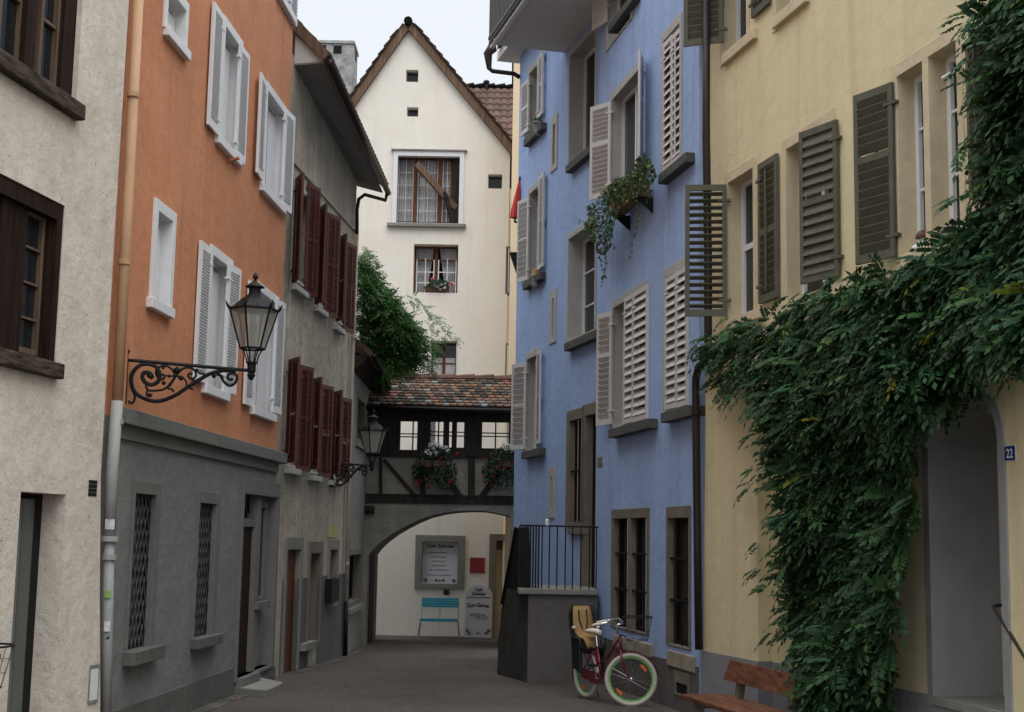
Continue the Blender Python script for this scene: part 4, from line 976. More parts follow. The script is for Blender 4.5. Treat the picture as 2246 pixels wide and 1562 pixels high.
win, o, i = bw(FR, (1343, 661), (1420, 920), pane=True); fsill(FR, win, (1334, 942), (1423, 918), .13, .13, SD)
shutter(FR, win, (1343, 682), (1343, 930), .45, (0, 80, 1310), -1, GP, n=18, mid=(.62,))
louvre_leaf(FR, win, (1371, 655), (1389, 925), GP, 14, w=.02); louvre_leaf(FR, win, (1390, 643), (1420, 918), GP, 14, w=.02)
win, o, i = bw(FR, (1457, 593), (1508, 892)); fsill(FR, win, (1449, 905), (1512, 890), .13, .13, SD)
louvre_leaf(FR, win, (1461, 612), (1485, 893), GP, 14, w=.02); louvre_leaf(FR, win, (1485, 597), (1509, 888), GP, 14, w=.02)
def bars(F, win, i, n=3, hz=(.33, .66), w=-.04):
    u0, u1, z0, z1 = i
    for k in range(n):
        u = u0+(u1-u0)*(k+.5)/n; MB().tube([F.p(u, z0, w), F.p(u, z1, w)], .009, 6).build('bar', M['steel'] if k == n-1 else M['iron'], win)
    for q in hz: z = z0+(z1-z0)*q; MB().box(F, u0-.02, u1+.02, z-.012, z+.012, w-.02, w+.02).build('cross_bar', M['iron'], win)
SB = M['stone_brown']
win, o, i = bw(FR, (1343, 1118), (1424, 1395), sur=(.09, .14, .02), msur=SB, depth=.13, muls=((.5, .09),), msash=M['dark_wood'], proud=.015)
bars(FR, win, (i[0], (i[0]+i[1])/2-.05, i[2], i[3]), 2, (.35, .68)); bars(FR, win, ((i[0]+i[1])/2+.05, i[1], i[2], i[3]), 2, (.35, .68))
fsill(FR, win, (1345, 1393), (1426, 1413), .17, .05, M['stone_sill'])
win, o, i = bw(FR, (1463, 1112), (1516, 1428), sur=(.06, .15, .02), msur=SB, depth=.15, mull=(), msash=M['dark_wood'], proud=.015)
bars(FR, win, i, 3, (.35, .68)); fsill(FR, win, (1462, 1425), (1520, 1441), .19, .04, M['stone_sill'])
# far part
win, o, i = bw(FL, (1160, 152), (1181, 283)); fsill(FL, win, (1148, 300), (1186, 275), .14, .12, SD)
shutter(FL, win, (1161, 172), (1161, 285), .45, (0, 80, 1144), -1, GP, n=12); shutter(FL, win, (1181, 128), (1181, 262), .45, (4, 80, 1191), 1, GP, n=12)
win, o, i = bw(FL, (1160, 415), (1183, 608)); fsill(FL, win, (1146, 618), (1184, 598), .14, .12, SD)
shutter(FL, win, (1161, 432), (1160, 612), .45, (0, 80, 1135), -1, GP, n=14); shutter(FL, win, (1183, 390), (1183, 592), .45, (4, 80, 1192), 1, GP, n=14)
win, o, i = bw(FL, (1154, 776), (1182, 985)); fsill(FL, win, (1143, 990), (1183, 983), .14, .12, SD)
shutter(FL, win, (1155, 795), (1152, 985), .45, (0, 80, 1123), -1, GP, n=14); shutter(FL, win, (1178, 772), (1177, 975), .42, (4, 80, 1184), 1, GP, n=14)
win, o, i = bw(FL, (1250, 115), (1307, 318), sur=(.05, .1, .03), depth=.3); fsill(FL, win, (1240, 362), (1305, 310), .13, .12, SD)
win, o, i = bw(FL, (1247, 515), (1307, 725), sur=(.05, .1, .03), depth=.3, bars=(.33, .66)); fsill(FL, win, (1237, 753), (1307, 722), .14, .12, SD)
for (a, b_) in (((1210, 262), (1223, 368)), ((1208, 640), (1220, 750)), ((1205, 1027), (1217, 1137))):
    bw(FL, a, b_, sur=(.14, .16, .12), depth=.18, msash=None, mull=())
win, o, i = bw(FL, (1245, 903), (1281, 1150), sur=(.16, .18, .04), msur=SB, depth=.14, mull=(), msash=M['dark_wood']); fsill(FL, win, (1244, 1152), (1276, 1150), .16, .06, SB)
bars(FL, win, i, 1, (.5,))
zl_ = FL.uz(1300, 1292)[1]
u0, z1 = FL.uz(1280, 890); FL.holes.append((u0, -.01, zl_, z1))
dfm = MB().plate(FL, [[(u0, zl_), (u0+.15, zl_), (u0+.15, z1-.18), (-.1, z1-.18), (-.1, zl_), (-.005, zl_), (-.005, z1), (u0, z1)]], -.3, .02).build('door_frame', SB, H)
MB().box(FL, u0+.1, -.08, zl_, z1-.12, -.18, -.12).build('door', M['dark_wood'], dfm)
r = rect(FR, (1312, 1004), (1321, 1021)); MB().box(FR, r[0], r[1], r[2], r[3], .002, .015).build('wall_plate', SB, H)
# plinth, cellar hole
up0, up1 = FR.uz(1375, 1420)[0], FR.uz(1529, 1460)[0]; zp0, zp1 = FR.uz(1427, 1437)[1], FR.uz(1528, 1462)[1]
rr_ = rect(FR, (1486, 1495), (1512, 1528))
zz0 = FR.g(0)-.5
b = MB().plate(FR, [[(uc+.0, zz0), (ub+.07, zz0), (ub+.07, zp1), (FR.uz(1427, 1437)[0], zp0), (uc, zp0+.08)], loop(*rr_)], -.01, .015)
b.build('plinth', M['blue_low'], H)
MB().plate(FR, [loop(rr_[0]-.05, rr_[1]+.05, rr_[2]-.02, rr_[3]+.14), loop(rr_[0], rr_[1], rr_[2], rr_[3])], 0, .03).build('cellar_opening', SB, H)
MB().box(FR, rr_[0], rr_[1], rr_[2], rr_[3], .001, .008).build('cellar_hole_dark', M['dark'], H)  # flat dark sheet standing in for the shade inside the open hole
wall(FR, H, [(uc, zz0), (ub+.08, zz0), (ub+.08, 13), (uc, 13)], M['blue'])
uf = FL.uz(1132, 700)[0]; ub2 = FL.uz(1238, 116)[0]; zT = FL.uz(1142, 120)[1]
wall(FL, H, [(FL.uz(1128, 1140)[0], -1.2), (0, -1.2), (0, 13), (ub2, 13), (ub2, zT+.1), (FL.uz(1141, 120)[0], zT+.1), (uf, FL.uz(1132, 700)[1])], M['blue'], body=4)
MB().box(FR, uc, ub+.08, 13, 13.2, -5, .4).build('roof', M['tile_brown'], H)
# eaves at the far end
MB().box(FL, FL.uz(1136, 125)[0]-.25, ub2+.3, zT-.02, zT+.16, -.1, .38).build('soffit', M['soffit_white'], H)
b = MB(); b.hexa([FL.p(uf-.3, zT+.16, .42), FL.p(ub2, zT+.16, .42), FL.p(ub2, zT+2.0, -2.5), FL.p(uf-.3, zT+2.0, -2.5), FL.p(uf-.3, zT+.26, .42), FL.p(ub2, zT+.26, .42), FL.p(ub2, zT+2.1, -2.5), FL.p(uf-.3, zT+2.1, -2.5)])
b.build('lower_roof', M['tile_brown'], H)
Yp = FL.p(uf, 0).y+.0
pipe(H, [at(1080, 88, Yp), at(1079, 108, Yp), at(1070, 118, Yp), at(1073, 150, Yp), at(1080, 156, Yp), at(1128, 162, Yp), at(1140, 170, Yp+.05)], [.05, .11, .09, .05, .045, .045, .045], M['pipe_brown'])
# balcony
ubal, zbal = FL.uz(1238, 116); Fn = Frame(FL.p(ubal, 0), FL.n)
wB, zB_ = Fn.uz(1084, 96)
bal = MB().box(FL, ubal, ubal+3.2, zbal, zbal+.26, -.1, wB).build('balcony', M['soffit_white'], H)
MB().box(FL, ubal-.1, ubal+3.2, zbal-.03, zbal+.02, wB-.02, wB+.05).build('drip_edge', M['white_paint'], bal)
MB().box(FL, ubal+.03, ubal+3.1, zbal-.012, zbal+.01, .06, wB-.1).build('slab_underside', M['soffit_white'], bal)
b = MB()
for k in range(34):
    u = ubal-.04+k*.095; b.box(FL, u, u+.06, zbal+.02, zbal+1.25, wB+.06, wB+.09)
b.box(FL, ubal-.06, ubal+3.2, zbal+.1, zbal+.16, wB+.05, wB+.10); b.box(FL, ubal-.06, ubal+3.2, zbal+1.2, zbal+1.27, wB+.05, wB+.10)
b.build('railing', M['pipe_brown'], bal)
# small black bracket at the far corner
q = [at(1118, 553, 26.2), at(1136, 553, 26.2), at(1136, 606, 26.2)]
d_ = V((0, .25, 0)); MB().add([*q, *[v+d_ for v in q]], [(0, 1, 2), (5, 4, 3), (0, 3, 4, 1), (1, 4, 5, 2), (2, 5, 3, 0)]).build('wall_bracket', M['iron'], H)
# dark downpipe between blue and yellow
def fr(x, y, w=.10): u, z = FR.uz(x, y, w); return FR.p(u, z, w)
pipe(H, [fr(1549, -60, .07), fr(1549, 300, .07), fr(1553, 560, .07), fr(1553, 765, .07), fr(1548, 790, .08), fr(1532, 808), fr(1526, 830), fr(1526, 860), fr(1528, 1040), fr(1530, 1200), fr(1533, 1425)], .048, M['pipe_brown'], [(fr(1528, 905), .056), (fr(1551, 420, .07), .055)])
# landing with steps and railing
S = thing('entrance_steps', gp(1200, 1500), 'dark plastered landing with iron railing and side steps before the blue house door', 'stairs')
c0 = gp(1157, 1502); c1 = gp(1090, 1479); Ff = Frame((c0.x, c0.y+.35), FR.p(uc, 0).to_2d()-V((c0.x, c0.y-.15+.35)) if False else (1, .02))
ztop = CAM.z+ray(1200, 1291).z/ray(1200, 1291).y*Ff.o.y
x_r = Ff.uz(1311, 1300)[0]
MB().box(Ff, 0, x_r, -1, ztop-.09, -1.5, 0).build('base', M['blue_low'], S)
MB().box(Ff, -.16, x_r, ztop-.09, ztop, -1.6, .06).build('landing_slab', M['stone'], S, bevel=.015)
Fs = Frame((c1.x, c1.y), (c0.x-c1.x, c0.y+.35-c1.y)); us = Fs.uz(1157, 1400)[0]; zg = Fs.g(0)-.4
MB().plate(Fs, [[(0, zg), (us, zg), ('x',)[0:0] or (us, ztop-.09), Fs.uz(1112, 1290), Fs.uz(1093, 1400)]], -.15, 0).build('side_wall', M['grey_dark'], S)
pts = [Fs.uz(1093, 1400), Fs.uz(1112, 1290), (us, ztop-.08), Fs.uz(1157, 1157), Fs.uz(1131, 1158), Fs.uz(1118, 1215), Fs.uz(1100, 1330)]
MB().plate(Fs, [pts], -.03, -.01).build('side_panel', M['iron'], S)
for k in range(5):
    h = ztop-.09-(k+1)*.22; MB().box(Fs, us-.45-k*.27, us-.15-k*.27, zg, h, -1.2, -.16).build('step', M['stone'], S)
MB().tube([Fs.p(*Fs.uz(1131, 1157), 0), Fs.p(*Fs.uz(1100, 1325), 0)], .022, 8).build('handrail', M['iron'], S)
zrail = CAM.z+ray(1250, 1155).z/ray(1250, 1155).y*Ff.o.y
for x in (1189, 1205, 1222, 1240, 1256, 1274, 1293, 1308): u = Ff.uz(x, 1200)[0]; MB().tube([Ff.p(u, ztop, .01), Ff.p(u, zrail, .01)], .010, 6).build('baluster', M['iron'], S)
MB().tube([Ff.p(-.15, zrail+.005, .01), Ff.p(x_r, zrail, .01)], .014, 6).build('top_rail', M['iron'], S)
for x in range(1138, 1186, 6): u = Ff.uz(x, 1200)[0]; MB().box(Ff, u, u+.025, ztop, zrail, -.06, -.03).build('baluster', M['iron'], S)
u = Ff.uz(1200, 1145)[0]; MB().lathe(Ff.p(u, zrail, .01), [(.02, 0), (.03, .03), (.03, .09), (.015, .11)], 8).build('rail_knob', M['white_enamel'], S)

# ---------------------------------------------------------------- YELLOW HOUSE
H = thing('yellow_house', FY.p(2, FY.g(2)), 'pale yellow rendered house with olive green louvred shutters and an arched porch, on the right', 'house')
SS = M['sandstone']; GR = M['green_paint']
def yw(TL, BR, sur=(.09, .13, .06), **k):
    k.setdefault('msur', SS); k.setdefault('msash', M['white_paint']); k.setdefault('depth', .22); k.setdefault('proud', .012)
    return window(FY, H, TL, BR, sur=sur, **k)
win, o, i = yw((1580, -170), (1645, 95)); fsill(FY, win, (1581, 120), (1652, 62), .13, .06, SS)
shutter(FY, win, (1586, -140), (1584, 95), .5, (0, 100, 1500), -1, GR, n=14); shutter(FY, win, (1648, -200), (1645, 45), .5, (0, 80, 1697), 1, GR, n=14)
win, o, i = yw((1693, -250), (1760, 20)); fsill(FY, win, (1692, 38), (1765, -20), .13, .06, SS)
win, o, i = yw((1591, 384), (1661, 690), bars=((.52, .07),), curtain=None, mull=((.55, .07),)); fsill(FY, win, (1588, 697), (1667, 680), .12, .06, SS)
shutter(FY, win, (1594, 405), (1592, 695), .5, (40, 110, 1491), -1, GR, n=17, tilt=25, gap=.38, mid=()); shutter(FY, win, (1664, 362), (1672, 665), .5, (0, 80, 1714), 1, GR, n=17, mid=(.5,))
win, o, i = yw((1717, 309), (1838, 640), mull=(.5,)); fsill(FY, win, (1714, 668), (1866, 605), .14, .06, SS)
shutter(FY, win, (1836, 262), (1842, 605), .56, (90, 176, 1757), 1, GR, n=14, mid=(.52,), rod=False, tilt=50, gap=1.08, flip=-1)
win, o, i = yw((1957, 147), (2122, 520), muls=((.5, .10),), mull=(), bars=(.36, .7), fw=.06); fsill(FY, win, (1974, 570), (2130, 495), .12, .06, SS); W3 = o
shutter(FY, win, (1958, 180), (1972, 560), .5, (0, 90, 1877), -1, GR, n=17, mid=(.6,)); shutter(FY, win, (2120, 90), (2128, 440), .5, (0, 90, 2175), 1, GR, n=17, mid=(.6,))
q = FY.p(*FY.uz(2110, 148, .05), .05); MB().tube([q, at(2068, 172, q.y+.3)], .018, 8).build('awning_rod', M['white_enamel'], H)
# arched porch
uA, uB_ = FY.uz(2046, 1300)[0], FY.uz(2194, 1040)[0]; zs = FY.uz(2190, 985)[1]; zt = FY.uz(2125, 872)[1]; zfl = FY.uz(2130, 1545)[1]
def archpts(ua, ub_, zs, zt, n=14):
    cx_, a_, h_ = (ua+ub_)/2, (ub_-ua)/2, zt-zs
    return [(cx_+a_*math.copysign(abs(math.cos(t))**.75, math.cos(t)), zs+h_*abs(math.sin(t))**.75) for t in [math.pi*k/n for k in range(n+1)]]
inn = [(uA, zfl-.7)]+[(uB_, zfl-.7)]+archpts(uA, uB_, zs, zt)
fwd = .085
outl = [(uA-fwd, zfl-.7), (uB_+fwd, zfl-.7)]+archpts(uA-fwd, uB_+fwd, zs, zt+fwd)
lower = [(uA-fwd, zfl-.7), (uA, zfl-.7)]+list(reversed(archpts(uA, uB_, zs, zt)))+[(uB_, zfl-.7), (uB_+fwd, zfl-.7)]+archpts(uA-fwd, uB_+fwd, zs, zt+fwd)
po = MB().plate(FY, [lower], -1.9, .02).build('porch', M['arch_grey'], H)
MB().box(FY, uA-.1, uB_+.1, zfl-.7, zt+.2, -2.0, -1.85).build('rear_wall', M['arch_grey'], po)
MB().box(FY, uA+.2, uB_-.2, zfl, zfl+2.1, -1.85, -1.8).build('door', M['dark_wood'], po)
FY.holes.append(tuple((u, z) for u, z in [(uA-fwd+.01, zfl-.69), (uB_+fwd-.01, zfl-.69)]+archpts(uA-fwd+.01, uB_+fwd-.01, zs, zt+fwd-.01)))
MB().box(FY, uA, uB_, zfl-.06, zfl, -1.86, .06).build('threshold', M['granite'], po)
MB().box(FY, uA, uB_, zfl-.7, zfl-.06, -1.86, .03).build('threshold_base', M['arch_grey'], po)
p0, p1, p2 = at(2205, 1326, FY.p(uB_, 0).y+.15), at(2178, 1330, FY.p(uB_, 0).y+.1), at(2250, 1445, FY.p(uB_, 0).y-.25)
MB().tube([p0, p1, p1+(p2-p1)*.03, p2], .014, 8).build('handrail', M['pipe_brown'], po)
uY1 = FY.uz(2500, 900)[0]; zg = -1.2
# plinth following the photo
pa, pb = FY.uz(1705, 1456, .02), FY.uz(2020, 1521, .02)
ue_ = uA-fwd
MB().plate(FY, [[(.2, zg), (ue_, zg), (ue_, pb[1]), (.2, pa[1])]], -.01, .015).build('plinth', M['yellow_low'], H)
FY.holes_save = FY.holes
wall(FY, H, [(-.02, zg), (uY1, zg), (uY1, 9.8), (-.02, 9.8)], M['yellow'])
MB().box(FY, -.2, uY1, 9.8, 10, -5, .35).build('roof', M['tile_brown'], H)
# buttress at the blue corner
ub0 = FYB.uz(1540, 1200)[0]; ub1 = FYB.uz(1663, 1300)[0]; zbt = FYB.uz(1600, 800)[1]
MB().plate(FYB, [[(ub0, zg), (ub1, zg), (ub1, zbt), (FYB.uz(1548, 845)[0], zbt)]], -.17, 0).build('buttress', M['yellow'], H)
qa, qb = FYB.uz(1539, 1427, .01), FYB.uz(1663, 1451, .01)
MB().plate(FYB, [[(ub0, zg), (ub1+.008, zg), (ub1+.008, qb[1]), (ub0, qa[1])]], -.16, .012).build('buttress_plinth', M['yellow_low'], H)
# ---------------------------------------------------------------- street lamps
DL = (FO.n*math.cos(R(18)) + FO.d*math.sin(R(18))).normalized()
uA0, zA0 = FO.uz(285, 800, .02); A0 = FO.p(uA0, 0, .02)
LB0 = Frame((A0.x, A0.y), DL)
def zp_(X, Y): return LB0.uz(260+X/5.04, 590+Y/5.04)
UE, ZE = zp_(1470, 1105)
def smooth(pts, n=6):
    P = [V((*p, 0)) for p in pts]; out_ = []
    for i in range(len(P)-1):
        a, b, c, d = P[max(i-1, 0)], P[i], P[i+1], P[min(i+2, len(P)-1)]
        for k in range(n):
            t = k/n; q = .5*((2*b)+(c-a)*t+(2*a-5*b+4*c-d)*t*t+(-a+3*b-3*c+d)*t**3); out_.append((q.x, q.y))
    out_.append(pts[-1]); return out_
SCR = [([(1300, 1128), (1150, 1125), (1000, 1165), (880, 1235), (760, 1310), (640, 1390), (500, 1450), (380, 1460), (260, 1420), (170, 1350), (140, 1250), (150, 1160), (220, 1075), (320, 1050), (410, 1080), (455, 1160), (440, 1240), (370, 1280), (300, 1260), (265, 1200), (280, 1150), (340, 1150), (370, 1190), (345, 1205)], .016),
       ([(300, 1290), (330, 1340), (420, 1345), (520, 1320), (600, 1230), (620, 1180), (590, 1110), (520, 1070), (450, 1085), (415, 1140), (430, 1190), (480, 1220), (510, 1190), (480, 1160)], .010),
       ([(560, 1300), (640, 1180), (700, 1110), (780, 1090), (840, 1120), (855, 1180), (815, 1215), (772, 1190), (785, 1155), (820, 1165)], .010),
       ([(860, 1110), (890, 1150), (960, 1165)], .009), ([(1080, 1165), (1130, 1180), (1160, 1240), (1220, 1290), (1280, 1270), (1310, 1210), (1290, 1160), (1230, 1160), (1205, 1200), (1235, 1225), (1262, 1210)], .011),
       ([(150, 1340), (180, 1410), (165, 1470), (130, 1485), (115, 1455)], .010), ([(690, 1180), (745, 1240), (750, 1290)], .008), ([(540, 1320), (590, 1330), (610, 1360)], .009),
       ([(500, 1180), (700, 1190)], .007), ([(720, 1310), (790, 1320), (825, 1335)], .008), ([(320, 1340), (310, 1390), (345, 1410), (370, 1385)], .009)]
BL_ = [(645, 1120, .028), (345, 1175, .026), (500, 1260, .018), (690, 1205, .022), (1055, 1185, .018), (1140, 1190, .016), (495, 1090, .015), (345, 1395, .018), (860, 1120, .016), (560, 1185, .014)]
def lamp(F, zoff, su, label):
    t = thing('street_lamp', F.p(0, ZE+zoff, 0), label, 'street lamp', 'wall lanterns on scrolled brackets')
    def P(X, Y, w=0): u, z = zp_(X, Y); return F.p(u*su, z+zoff, w)
    b = MB(); b.bar(P(90, 930), P(70, 1490), .035, .03, up=F.n)
    b.lathe(P(100, 930), [(.012, 0), (.028, .012), (.02, .03), (.008, .045)], 8)
    b.tube([P(90, 1005), P(1440, 1122)], .018, 8)
    for pts, r_ in SCR: b.tube([P(*q) for q in smooth(pts)], r_*1.3, 6)
    for X, Y, r_ in BL_:
        r_ *= 1.25; c = P(X, Y); b.lathe(c-V((0, 0, r_)), [(r_*.3, 0), (r_, r_*.6), (r_, r_*1.4), (r_*.2, r_*2)], 8)
    b.build('bracket', M['iron'], t)
    e = F.p(UE*su, ZE+zoff, 0)
    def Z(y): return (1115-y)/1079
    MB().lathe(e, [(.015, Z(1240)), (.03, Z(1215)), (.045, Z(1185)), (.03, Z(1165)), (.045, Z(1145)), (.045, Z(1060)), (.06, Z(1055)), (.06, Z(1040)), (.02, Z(1035))], 12).build('socket', M['iron'], t)
    b = MB(); top, bot = [], []
    for k in range(6):
        a = math.pi/3*k+.35; dx, dy = math.cos(a), math.sin(a)
        pb, pt = e+V((dx*.125, dy*.125, Z(890))), e+V((dx*.250, dy*.250, Z(450))); top.append(pt); bot.append(pb)
        b.tube([pb, pt], .011, 6); b.tube([pt, pt+V((dx*.022, dy*.022, .03)), pt+V((dx*.045, dy*.045, .075))], [.02, .016, .003], 6)
        b.tube([e+V((dx*.05, dy*.05, Z(1040))), e+V((dx*.07, dy*.07, Z(960))), e+V((dx*.10, dy*.10, Z(900)))], .008, 5)
    for k in range(6):
        b.tube([top[k], top[(k+1) % 6]], .014, 6); b.tube([bot[k], bot[(k+1) % 6]], .012, 6)
        m_ = (top[k]+top[(k+1) % 6])/2; b.tube([m_, m_+V((0, 0, .035))], [.012, .003], 5)
    b.build('lantern_frame', M['iron'], t)
    for k in range(6):
        a_, b2, c_, d_ = bot[k], bot[(k+1) % 6], top[(k+1) % 6], top[k]
        MB().add([a_, b2, c_, d_], [(0, 1, 2, 3)]).build('glass_pane', M['lamp_glass'], t)
    MB().lathe(e, [(.262, Z(455)), (.225, Z(430)), (.14, Z(340)), (.078, Z(290)), (.062, Z(270)), (.062, Z(205)), (.10, Z(200)), (.105, Z(190)), (.05, Z(150)), (.02, Z(130)), (.012, Z(110)), (.03, Z(85)), (.028, Z(65)), (.006, Z(30))], 6, rot=.35).build('lantern_roof', M['iron'], t)
    MB().lathe(e, [(.03, Z(900)), (.03, Z(760)), (.04, Z(740)), (.045, Z(640)), (.03, Z(600)), (.01, Z(590))], 10).build('bulb', M['lamp_glass'], t, smooth=True)
    return t
lamp(LB0, 0, 1.0, 'large black wrought iron wall lantern on scrolled bracket, mounted on the orange house')
uB0, zB0 = FB.uz(727, 1018, .02); B0 = FB.p(uB0, 0, .02)
LB1 = Frame((B0.x, B0.y), (FB.n*math.cos(R(10))+FB.d*math.sin(R(10))))
lamp(LB1, (LB1.uz(815, 1020)[1])-ZE, .60, 'smaller looking farther black wall lantern in the shade, on the red-shuttered house by the bridge')

# ---------------------------------------------------------------- foliage
rng = np.random.default_rng(11)
def quads(name, mt, parent, Q, T):             # Q (n,4,3) world coordinates, T (n,3) tint
    n = len(Q); off = np.array(parent.location if parent else (0, 0, 0), dtype=float)
    me = bpy.data.meshes.new(name); me.vertices.add(n*4); me.vertices.foreach_set('co', (Q.reshape(-1, 3)-off).ravel())
    me.loops.add(n*4); me.polygons.add(n)
    me.loops.foreach_set('vertex_index', np.arange(n*4, dtype=np.int32))
    me.polygons.foreach_set('loop_start', np.arange(0, n*4, 4, dtype=np.int32)); me.polygons.foreach_set('loop_total', np.full(n, 4, dtype=np.int32))
    me.update(calc_edges=True)
    ca = me.color_attributes.new('tint', 'FLOAT_COLOR', 'CORNER')
    c = np.ones((n, 4, 4), dtype=np.float32); c[:, :, :3] = T[:, None, :]; ca.data.foreach_set('color', c.ravel())
    me.materials.append(mt); o = bpy.data.objects.new(name, me); COL.objects.link(o)
    if parent: o.parent = parent
    return o
def nrm(a): return a/np.maximum(np.linalg.norm(a, axis=-1, keepdims=True), 1e-6)
def pinnate(base, dirn, face, Ln, tint, pairs=6, lw=.026, ll=.075, droop=.35):
    """compound leaves: base, direction, facing (n,3); length (n,)"""
    n = len(base); side = nrm(np.cross(dirn, face)); face = nrm(np.cross(side, dirn)); out_ = []; tt = []
    dn = np.array([0, 0, -1.0])
    def pos(s): return base+Ln[:, None]*(dirn*s+dn*droop*s*s)
    def leaf(p, d, f, l, w_, tn):
        sd = nrm(np.cross(d, f)); q = np.stack([p, p+d*l*.42+sd*w_-f*w_*.25, p+d*l-f*l*.12, p+d*l*.42-sd*w_-f*w_*.25], 1); out_.append(q); tt.append(tn)
    for k in range(pairs):
        s = .22+.70*k/pairs; p = pos(s); tan = nrm(dirn+dn*2*droop*s); sc_ = .75+.35*math.sin(math.pi*(k+1.2)/(pairs+1.5))
        for sg in (-1, 1):
            j = rng.normal(0, .09, (n, 3)); d = nrm(tan*.55+side*sg*.85+j+dn*.18)
            leaf(p, d, nrm(face+rng.normal(0, .16, (n, 3))), (ll*sc_*Ln/.3)[:, None], (lw*sc_*Ln/.3)[:, None]*.5, tint*rng.uniform(.85, 1.15, (n, 1)))
    p = pos(.95); leaf(p, nrm(dirn+dn*2*droop+rng.normal(0, .1, (n, 3))), face, (ll*1.15*Ln/.3)[:, None], (lw*Ln/.3)[:, None]*.5, tint)
    # midrib
    p0, p1 = pos(0), pos(.95); q = np.stack([p0-side*.0018, p0+side*.0018, p1+side*.0012, p1-side*.0012], 1); out_.append(q); tt.append(tint*.9)
    return np.concatenate(out_), np.concatenate(tt)
def inpoly(x, y, P):
    c = np.zeros(len(x), bool); j = len(P)-1
    for i in range(len(P)):
        xi, yi, xj, yj = *P[i], *P[j]
        if yi != yj: c ^= ((yi > y) != (yj > y)) & (x < (xj-xi)*(y-yi)/(yj-yi)+xi)
        j = i
    return c
def sample(P, n):
    P = np.array(P, float); lo, hi = P.min(0), P.max(0); xs = []
    while sum(len(a) for a in xs) < n:
        q = rng.uniform(lo, hi, (n*2, 2)); xs.append(q[inpoly(q[:, 0], q[:, 1], P)])
    return np.concatenate(xs)[:n]
def hills(p, s, seed):
    r2 = np.random.default_rng(seed); v = np.zeros(len(p))
    for k in range(7):
        a = r2.uniform(0, 2*math.pi); f = r2.uniform(.6, 1.6)/s; v += np.sin(p[:, 0]*math.cos(a)*f+p[:, 1]*math.sin(a)*f+r2.uniform(0, 6.28))
    return v/7**.5*.7
def on(F, p, w):
    r = np.array([ray(*q) for q in p]); n = np.array(F.n); o = np.array(F.o)-np.array(CAM)
    t = ((o@n)+w)/(r@n); return np.array(CAM)+r*t[:, None]
def tints(n, lo=.65, hi=1.4, yellow=.006):
    b_ = rng.uniform(lo, hi, n)**1.2; t_ = np.stack([b_*rng.uniform(.8, 1.15, n), b_, b_*rng.uniform(.8, 1.25, n)], 1)
    k = rng.random(n) < yellow; t_[k] = t_[k]*np.array([5.0, 2.6, 1.0]); k = rng.random(n) < .08; t_[k] = t_[k]*np.array([1.5, 1.4, 1.0]); return t_

POLY = [(1553, 752), (1593, 722), (1628, 705), (1708, 700), (1740, 662), (1790, 652), (1840, 632), (1880, 612), (1905, 598), (1960, 600), (2020, 562), (2080, 525), (2125, 482), (2193, 440), (2163, 380), (2178, 300), (2193, 240), (2188, 180), (2198, 110), (2168, 60), (2188, -60), (2330, -60), (2330, 700), (2270, 790), (2235, 800), (2205, 745), (2160, 760), (2142, 825), (2115, 870), (2042, 905), (2007, 950), (1997, 1010), (2017, 1070), (2002, 1130), (1982, 1200), (1962, 1250), (1967, 1340), (1957, 1450), (1947, 1562), (1947, 1640), (1779, 1640), (1782, 1550), (1769, 1450), (1749, 1390), (1739, 1310), (1724, 1250), (1734, 1200), (1716, 1130), (1724, 1050), (1699, 1000), (1699, 940), (1674, 870), (1603, 842), (1578, 820)]
tw_ = thing('wisteria', FY.p(3.4, FY.g(3.4), .15), 'big dark green wisteria climbing over the porch and wall of the yellow house', 'climbing plant')
n = 7400
p = sample(POLY, n)
hl = hills(p, 42, 3); edge = 1.0
colm = p[:, 1] > 930
surf = np.where(colm, .42, .50)+.20*hl
surf = np.where(p[:, 1] < 560, .30+.12*hl, surf)
dep = rng.exponential(.10, n); w_ = np.clip(surf-dep, .05, 1.0)
B = on(FY, p, w_)
nn_ = np.array(FY.n); dd_ = np.array(FY.d); up_ = np.array([0, 0, 1.0])
lat = rng.normal(0, .75, n)-np.where(p[:, 0] < 1800, .45, 0)
D_ = nrm(nn_*rng.uniform(.15, .8, n)[:, None]+dd_*lat[:, None]+up_*(rng.normal(-.25, .45, n)+np.where(hl > .3, .25, 0))[:, None])
Fc_ = nrm(nn_*.55+up_*.75+rng.normal(0, .25, (n, 3)))
Q, T = pinnate(B, D_, Fc_, rng.uniform(.17, .33, n), tints(n), pairs=6, lw=.045, ll=.074, droop=.38)
# stray sprays reaching beyond the outline
ex = np.array([(1545, 745), (1530, 752), (1600, 860), (1615, 850), (1652, 950), (1660, 1035), (1645, 1060), (1665, 1190), (1670, 1245), (1680, 1290), (1700, 1380), (1895, 590), (1930, 580), (2115, 430), (2125, 300), (2130, 180), (2125, 40), (2140, 20), (2130, 120), (2220, 800), (1600, 700), (1720, 650), (1770, 640), (1838, 600), (2050, 545), (1625, 700), (1560, 835)], float)
ex = np.repeat(ex, 3, 0)+rng.normal(0, 6, (len(ex)*3, 2)); m_ = len(ex)
B2 = on(FY, ex, rng.uniform(.2, .5, m_)); sgn = np.where(ex[:, 0] > 1950, .3, -1.0)*np.where(ex[:, 0] > 2100, -1.5, 1)
D2 = nrm(nn_*.25+dd_*(sgn+rng.normal(0, .3, m_))[:, None]+up_*rng.normal(-.15, .3, m_)[:, None])
Q2, T2 = pinnate(B2, D2, nrm(nn_*.5+up_*.8+rng.normal(0, .2, (m_, 3))), rng.uniform(.2, .3, m_), tints(m_, .9, 1.6), pairs=6, lw=.04, ll=.08)
fo_ = quads('foliage', M['leaf'], tw_, np.concatenate([Q, Q2]), np.concatenate([T, T2])); fo_['kind'] = 'stuff'
